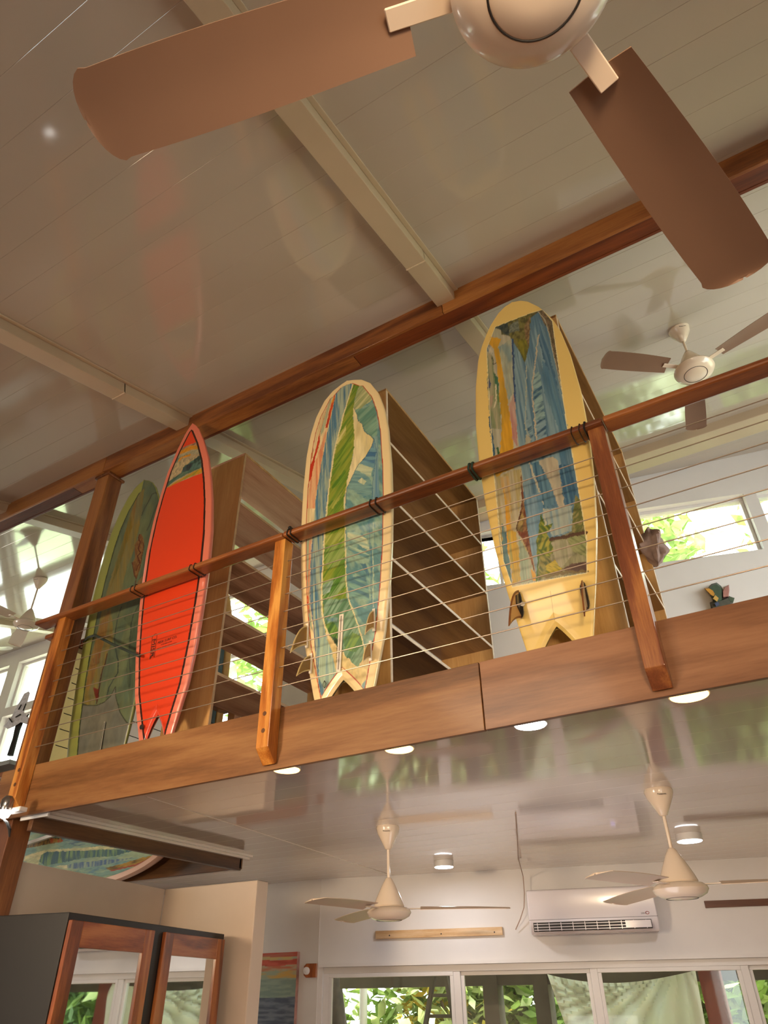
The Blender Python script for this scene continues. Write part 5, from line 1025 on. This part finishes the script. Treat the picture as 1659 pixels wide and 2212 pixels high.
def mdoor(t0,t1,z1,label):
    f=.024; st=.092; dr=root('door',(0,0,0)); dr.parent=o; dr['label']=label
    MB().box(t0,t0+st,-f,-.001,.05,z1).build('stile',M['door'],dr,local=True,bevel=.003); MB().box(t1-st,t1,-f,-.001,.05,z1).build('stile',M['door'],dr,local=True,bevel=.003)
    MB().box(t0+st,t1-st,-f+.001,-.001,z1-.115,z1).build('rail',M['doorh'],dr,local=True,bevel=.003)
    MB().box(t0+st,t1-st,-f+.001,-.001,.05,.17).build('rail',M['doorh'],dr,local=True,bevel=.003)
    MB().box(t0+st,t1-st,-.012,-.006,.17,z1-.115).build('mirror',M['mirror'],dr,local=True)
t0,_=cabt(155,1982,.024); t1,zd=cabt(336,2010,.024); t2,_=cabt(360,2008,.024); t3,_=cabt(487,2024,.024)
mdoor(t0+.01,t1,zd,'left wood-framed mirror door'); mdoor(t2,t3,zd,'right wood-framed mirror door')
# ------------------------------------------------------------ outside
MB().box(-30,25,6.3,40,-.4,-.3).build('ground',M['grass'],kind='structure')
def leaves(mb,c,rad,n,size,rnd,long=2.2):
    for _ in range(n):
        while True:
            p=Vector((rnd.uniform(-1,1),rnd.uniform(-1,1),rnd.uniform(-1,1)))
            if p.length<=1: break
        p=Vector((c[0]+p.x*rad[0],c[1]+p.y*rad[1],c[2]+p.z*rad[2]))
        d=Vector((rnd.uniform(-1,1),rnd.uniform(-1,1),rnd.uniform(-.9,.5))).normalized(); s=size*rnd.uniform(.6,1.3)
        w=d.cross(Vector((rnd.uniform(-1,1),rnd.uniform(-1,1),1))).normalized()*s/long/2
        mb.add([p,p+d*s*.5+w,p+d*s,p+d*s*.5-w],[(0,1,2,3)])
def tree(name,label,x,y,h,crown,mats,n,size,seed,trunk=.12,cat='tree',group=None,z0=-.3):
    rnd=random.Random(seed); o=root(name,(x,y,z0),0,label,cat,group)
    MB().tube([(x,y,z0),(x+rnd.uniform(-.15,.15),y,z0+h*.5),(x+rnd.uniform(-.3,.3),y,z0+h*.9)],[trunk,trunk*.7,trunk*.3],8).build('trunk',M['bark'],o,smooth=True)
    for i,m in enumerate(mats):
        mb=MB()
        for k in range(6):
            cc=(x+rnd.uniform(-.5,.5)*crown[0],y+rnd.uniform(-.5,.5)*crown[1],z0+h*(.75)+rnd.uniform(-.45,.35)*crown[2])
            leaves(mb,cc,(crown[0]*.55,crown[1]*.55,crown[2]*.5),n//6,size,rnd)
        mb.build('foliage',m,o,kind='stuff')
    return o
# shrubs right outside the long window
xs=[-5.4,-4.3,-3.2,-2.0,-.9,.3,1.6,3.0,4.6,6.4]
labs=['pale green shrub at the left end of the long window','long-leaved shrub behind the left window pane','broad green shrub behind the leaning ladder','dense green bush between the dark posts','green bush behind the second dark post','green bush behind the white tarp','dark green bush behind the tarp corner','grey-green palm-like shrub behind the red post','grey-green shrub at the right end of the window','tall bush outside to the right']
for i,x in enumerate(xs):
    m=[M['leaf'],M['leaf2']] if i<5 else [M['leafd'],M['leaf']]
    tree('shrub',labs[i],x,10.8+.4*(i%3)+.29*(x+2),2.2+.2*(i%2),(1.5,1.2,2.6),m,1500,.26,20+i,.05,'shrub')
for i,x in enumerate((-9,-5.5,-2,1.5,5.5,9)):
    tree('tree','tall leafy tree outside the upper windows, %s'%['far left','left','behind the rack','middle','right','far right'][i],x,14.5+.29*x,8.2+(i%3)*.5,(2.0,2.4,6.5),[M['leaf'],M['leaf2']],2600,.42,60+i,.2)
# small yellowish tree
tree('tree','thin yellow-leaved tree just outside the left pane of the long window',-4.6,9.4,2.3,(.8,.6,1.4),[plain('yellow_leaf','C0A83C',.5,var=.3)],500,.16,99,.05)
# palm
o=root('palm_shrub',(2.2,9.6,-.3),0,'arching palm fronds outside the right end of the long window','palm')
rnd=random.Random(5)
for k in range(14):
    a=rnd.uniform(0,6.28); L=1.5; mb=MB(); h0=1.6
    for i in range(22):
        t=i/21; x=2.2+math.cos(a)*L*t*.9; y=9.6+math.sin(a)*L*t*.9; z=h0+1.1*t-1.5*t*t
        for sd in (-1,1):
            q=Vector((-math.sin(a)*sd,math.cos(a)*sd,-.35)); w=Vector((math.cos(a)*.012,math.sin(a)*.012,0)); P=Vector((x,y,z)); e=P+q*.3*(1-t*.6)
            mb.add([P-w,e,P+w],[(0,1,2)])
    mb.build('frond',M['leafd'],o)
# porch: dark beam, posts, ladder, pole, tarp
def boxPX(mb,x0,y0,x1,y1,Y,dp=.08):
    a=atY(x0,y0,Y); b=atY(x1,y1,Y); mb.box(min(a[0],b[0]),max(a[0],b[0]),Y,Y+dp,min(a[2],b[2]),max(a[2],b[2]))
YB=8.4
o=root('porch_frame',(-3,YB,2),0,'dark timber porch beam and posts outside the window','porch')
mb=MB(); a=atY(700,2105,YB); b=atY(1250,2120,YB); mb.box(-5.6,1.5,YB,YB+.12,b[2]-.02,a[2]+.12); mb.build('beam',M['darkw'],o)
for px,w,nm in ((1062,.085,'post'),(1172,.08,'post')):
    p=atY(px,2160,YB); MB().box(p[0]-w,p[0]+w,YB-.02,YB+.14,-.3,p[2]+.4).build(nm,M['darkw'],o)
p=atY(1545,2160,YB-.3); o=root('red_post',(float(p[0]),YB-.3,-.3),0,'dull red square post outside, right of the tarp','post')
MB().box(p[0]-.09,p[0]+.09,YB-.34,YB-.2,-.3,3).build('shaft',M['redp'],o)
p=atY(785,2170,9.0); o=root('white_pole',(float(p[0]),9.0,-.3),0,'slim white pole outside behind the left pane','pole')
MB().tube([(p[0],9,-.3),(p[0],9,1.95)],.05,14).build('shaft',M['alu'],o,smooth=True)
o=root('leaning_tree',(float(atY(728,2170,8.8)[0]),8.8,-.3),0,'dark leaning tree trunk at the left edge of the window','tree')
MB().tube([tuple(atY(738,2300,8.8)),tuple(atY(726,2180,8.8)),tuple(atY(722,2110,8.8))],[.14,.11,.09],10).build('bole',plain('dark_bark','3E342C',.9,var=.4,scale=14),o,smooth=True)
o=root('ladder',(float(atY(950,2170,8.1)[0]),8.1,.3),0,'dark wooden ladder leaning outside the left pane','ladder')
for (a0,a1) in (((938,2104),(905,2300)),((962,2104),(1000,2300))):
    MB().tube([tuple(atY(*a0,8.1)),tuple(atY(*a1,8.1))],.03,4).build('rail',M['darkw'],o)
for yy in (2150,2195,2240): MB().tube([tuple(atY(938-(yy-2104)*.168,yy,8.1)),tuple(atY(962+(yy-2104)*.19,yy,8.1))],.022,4).build('rung',M['darkw'],o)
# hanging white tarp
o=root('tarp',(float(atY(1340,2160,8.0)[0]),8.0,.5),0,'translucent white tarp hung outside from its two corners','tarp')
nu,nv=60,30; vs=[]
TL_,TR_=(1182,2104),(1502,2096)
for j in range(nv+1):
    v=j/nv
    for i in range(nu+1):
        u=i/nu
        topx=TL_[0]+(TR_[0]-TL_[0])*u; sag=math.sin(math.pi*u)**.9*26*(1-u*.25)
        topy=TL_[1]+(TR_[1]-TL_[1])*u+sag
        lx=TL_[0]+(1262-TL_[0])*v; rx_=TR_[0]+(1545-TR_[0])*v
        x=lx+(rx_-lx)*u; y=topy+(2330-topy)*v
        fold=.05*math.sin(18*(u-.9)/(0.25+v)+3*v)+.03*math.sin(30*u)
        vs.append(tuple(atY(x,y,8.0+fold)))
fs=[(j*(nu+1)+i,j*(nu+1)+i+1,(j+1)*(nu+1)+i+1,(j+1)*(nu+1)+i) for j in range(nv) for i in range(nu)]
MB().add(vs,fs).build('sheet',M['tarp'],o,smooth=True)
# things of one kind share a group
GROUPS={'ceiling_fan':'ceiling fans','ceiling_light':'round surface ceiling lights','surfboard':'surfboards standing in the loft','cable_tie':'cord loops round the handrail',
 'tree':'trees outside the upper windows','shrub':'shrubs outside the long window','wood_batten':'wood battens on the far wall'}
for o in S.objects:
    b_=o.name.split('.')[0]
    if o.parent is None and b_ in GROUPS and 'label' in o and 'group' not in o: o['group']=GROUPS[b_]
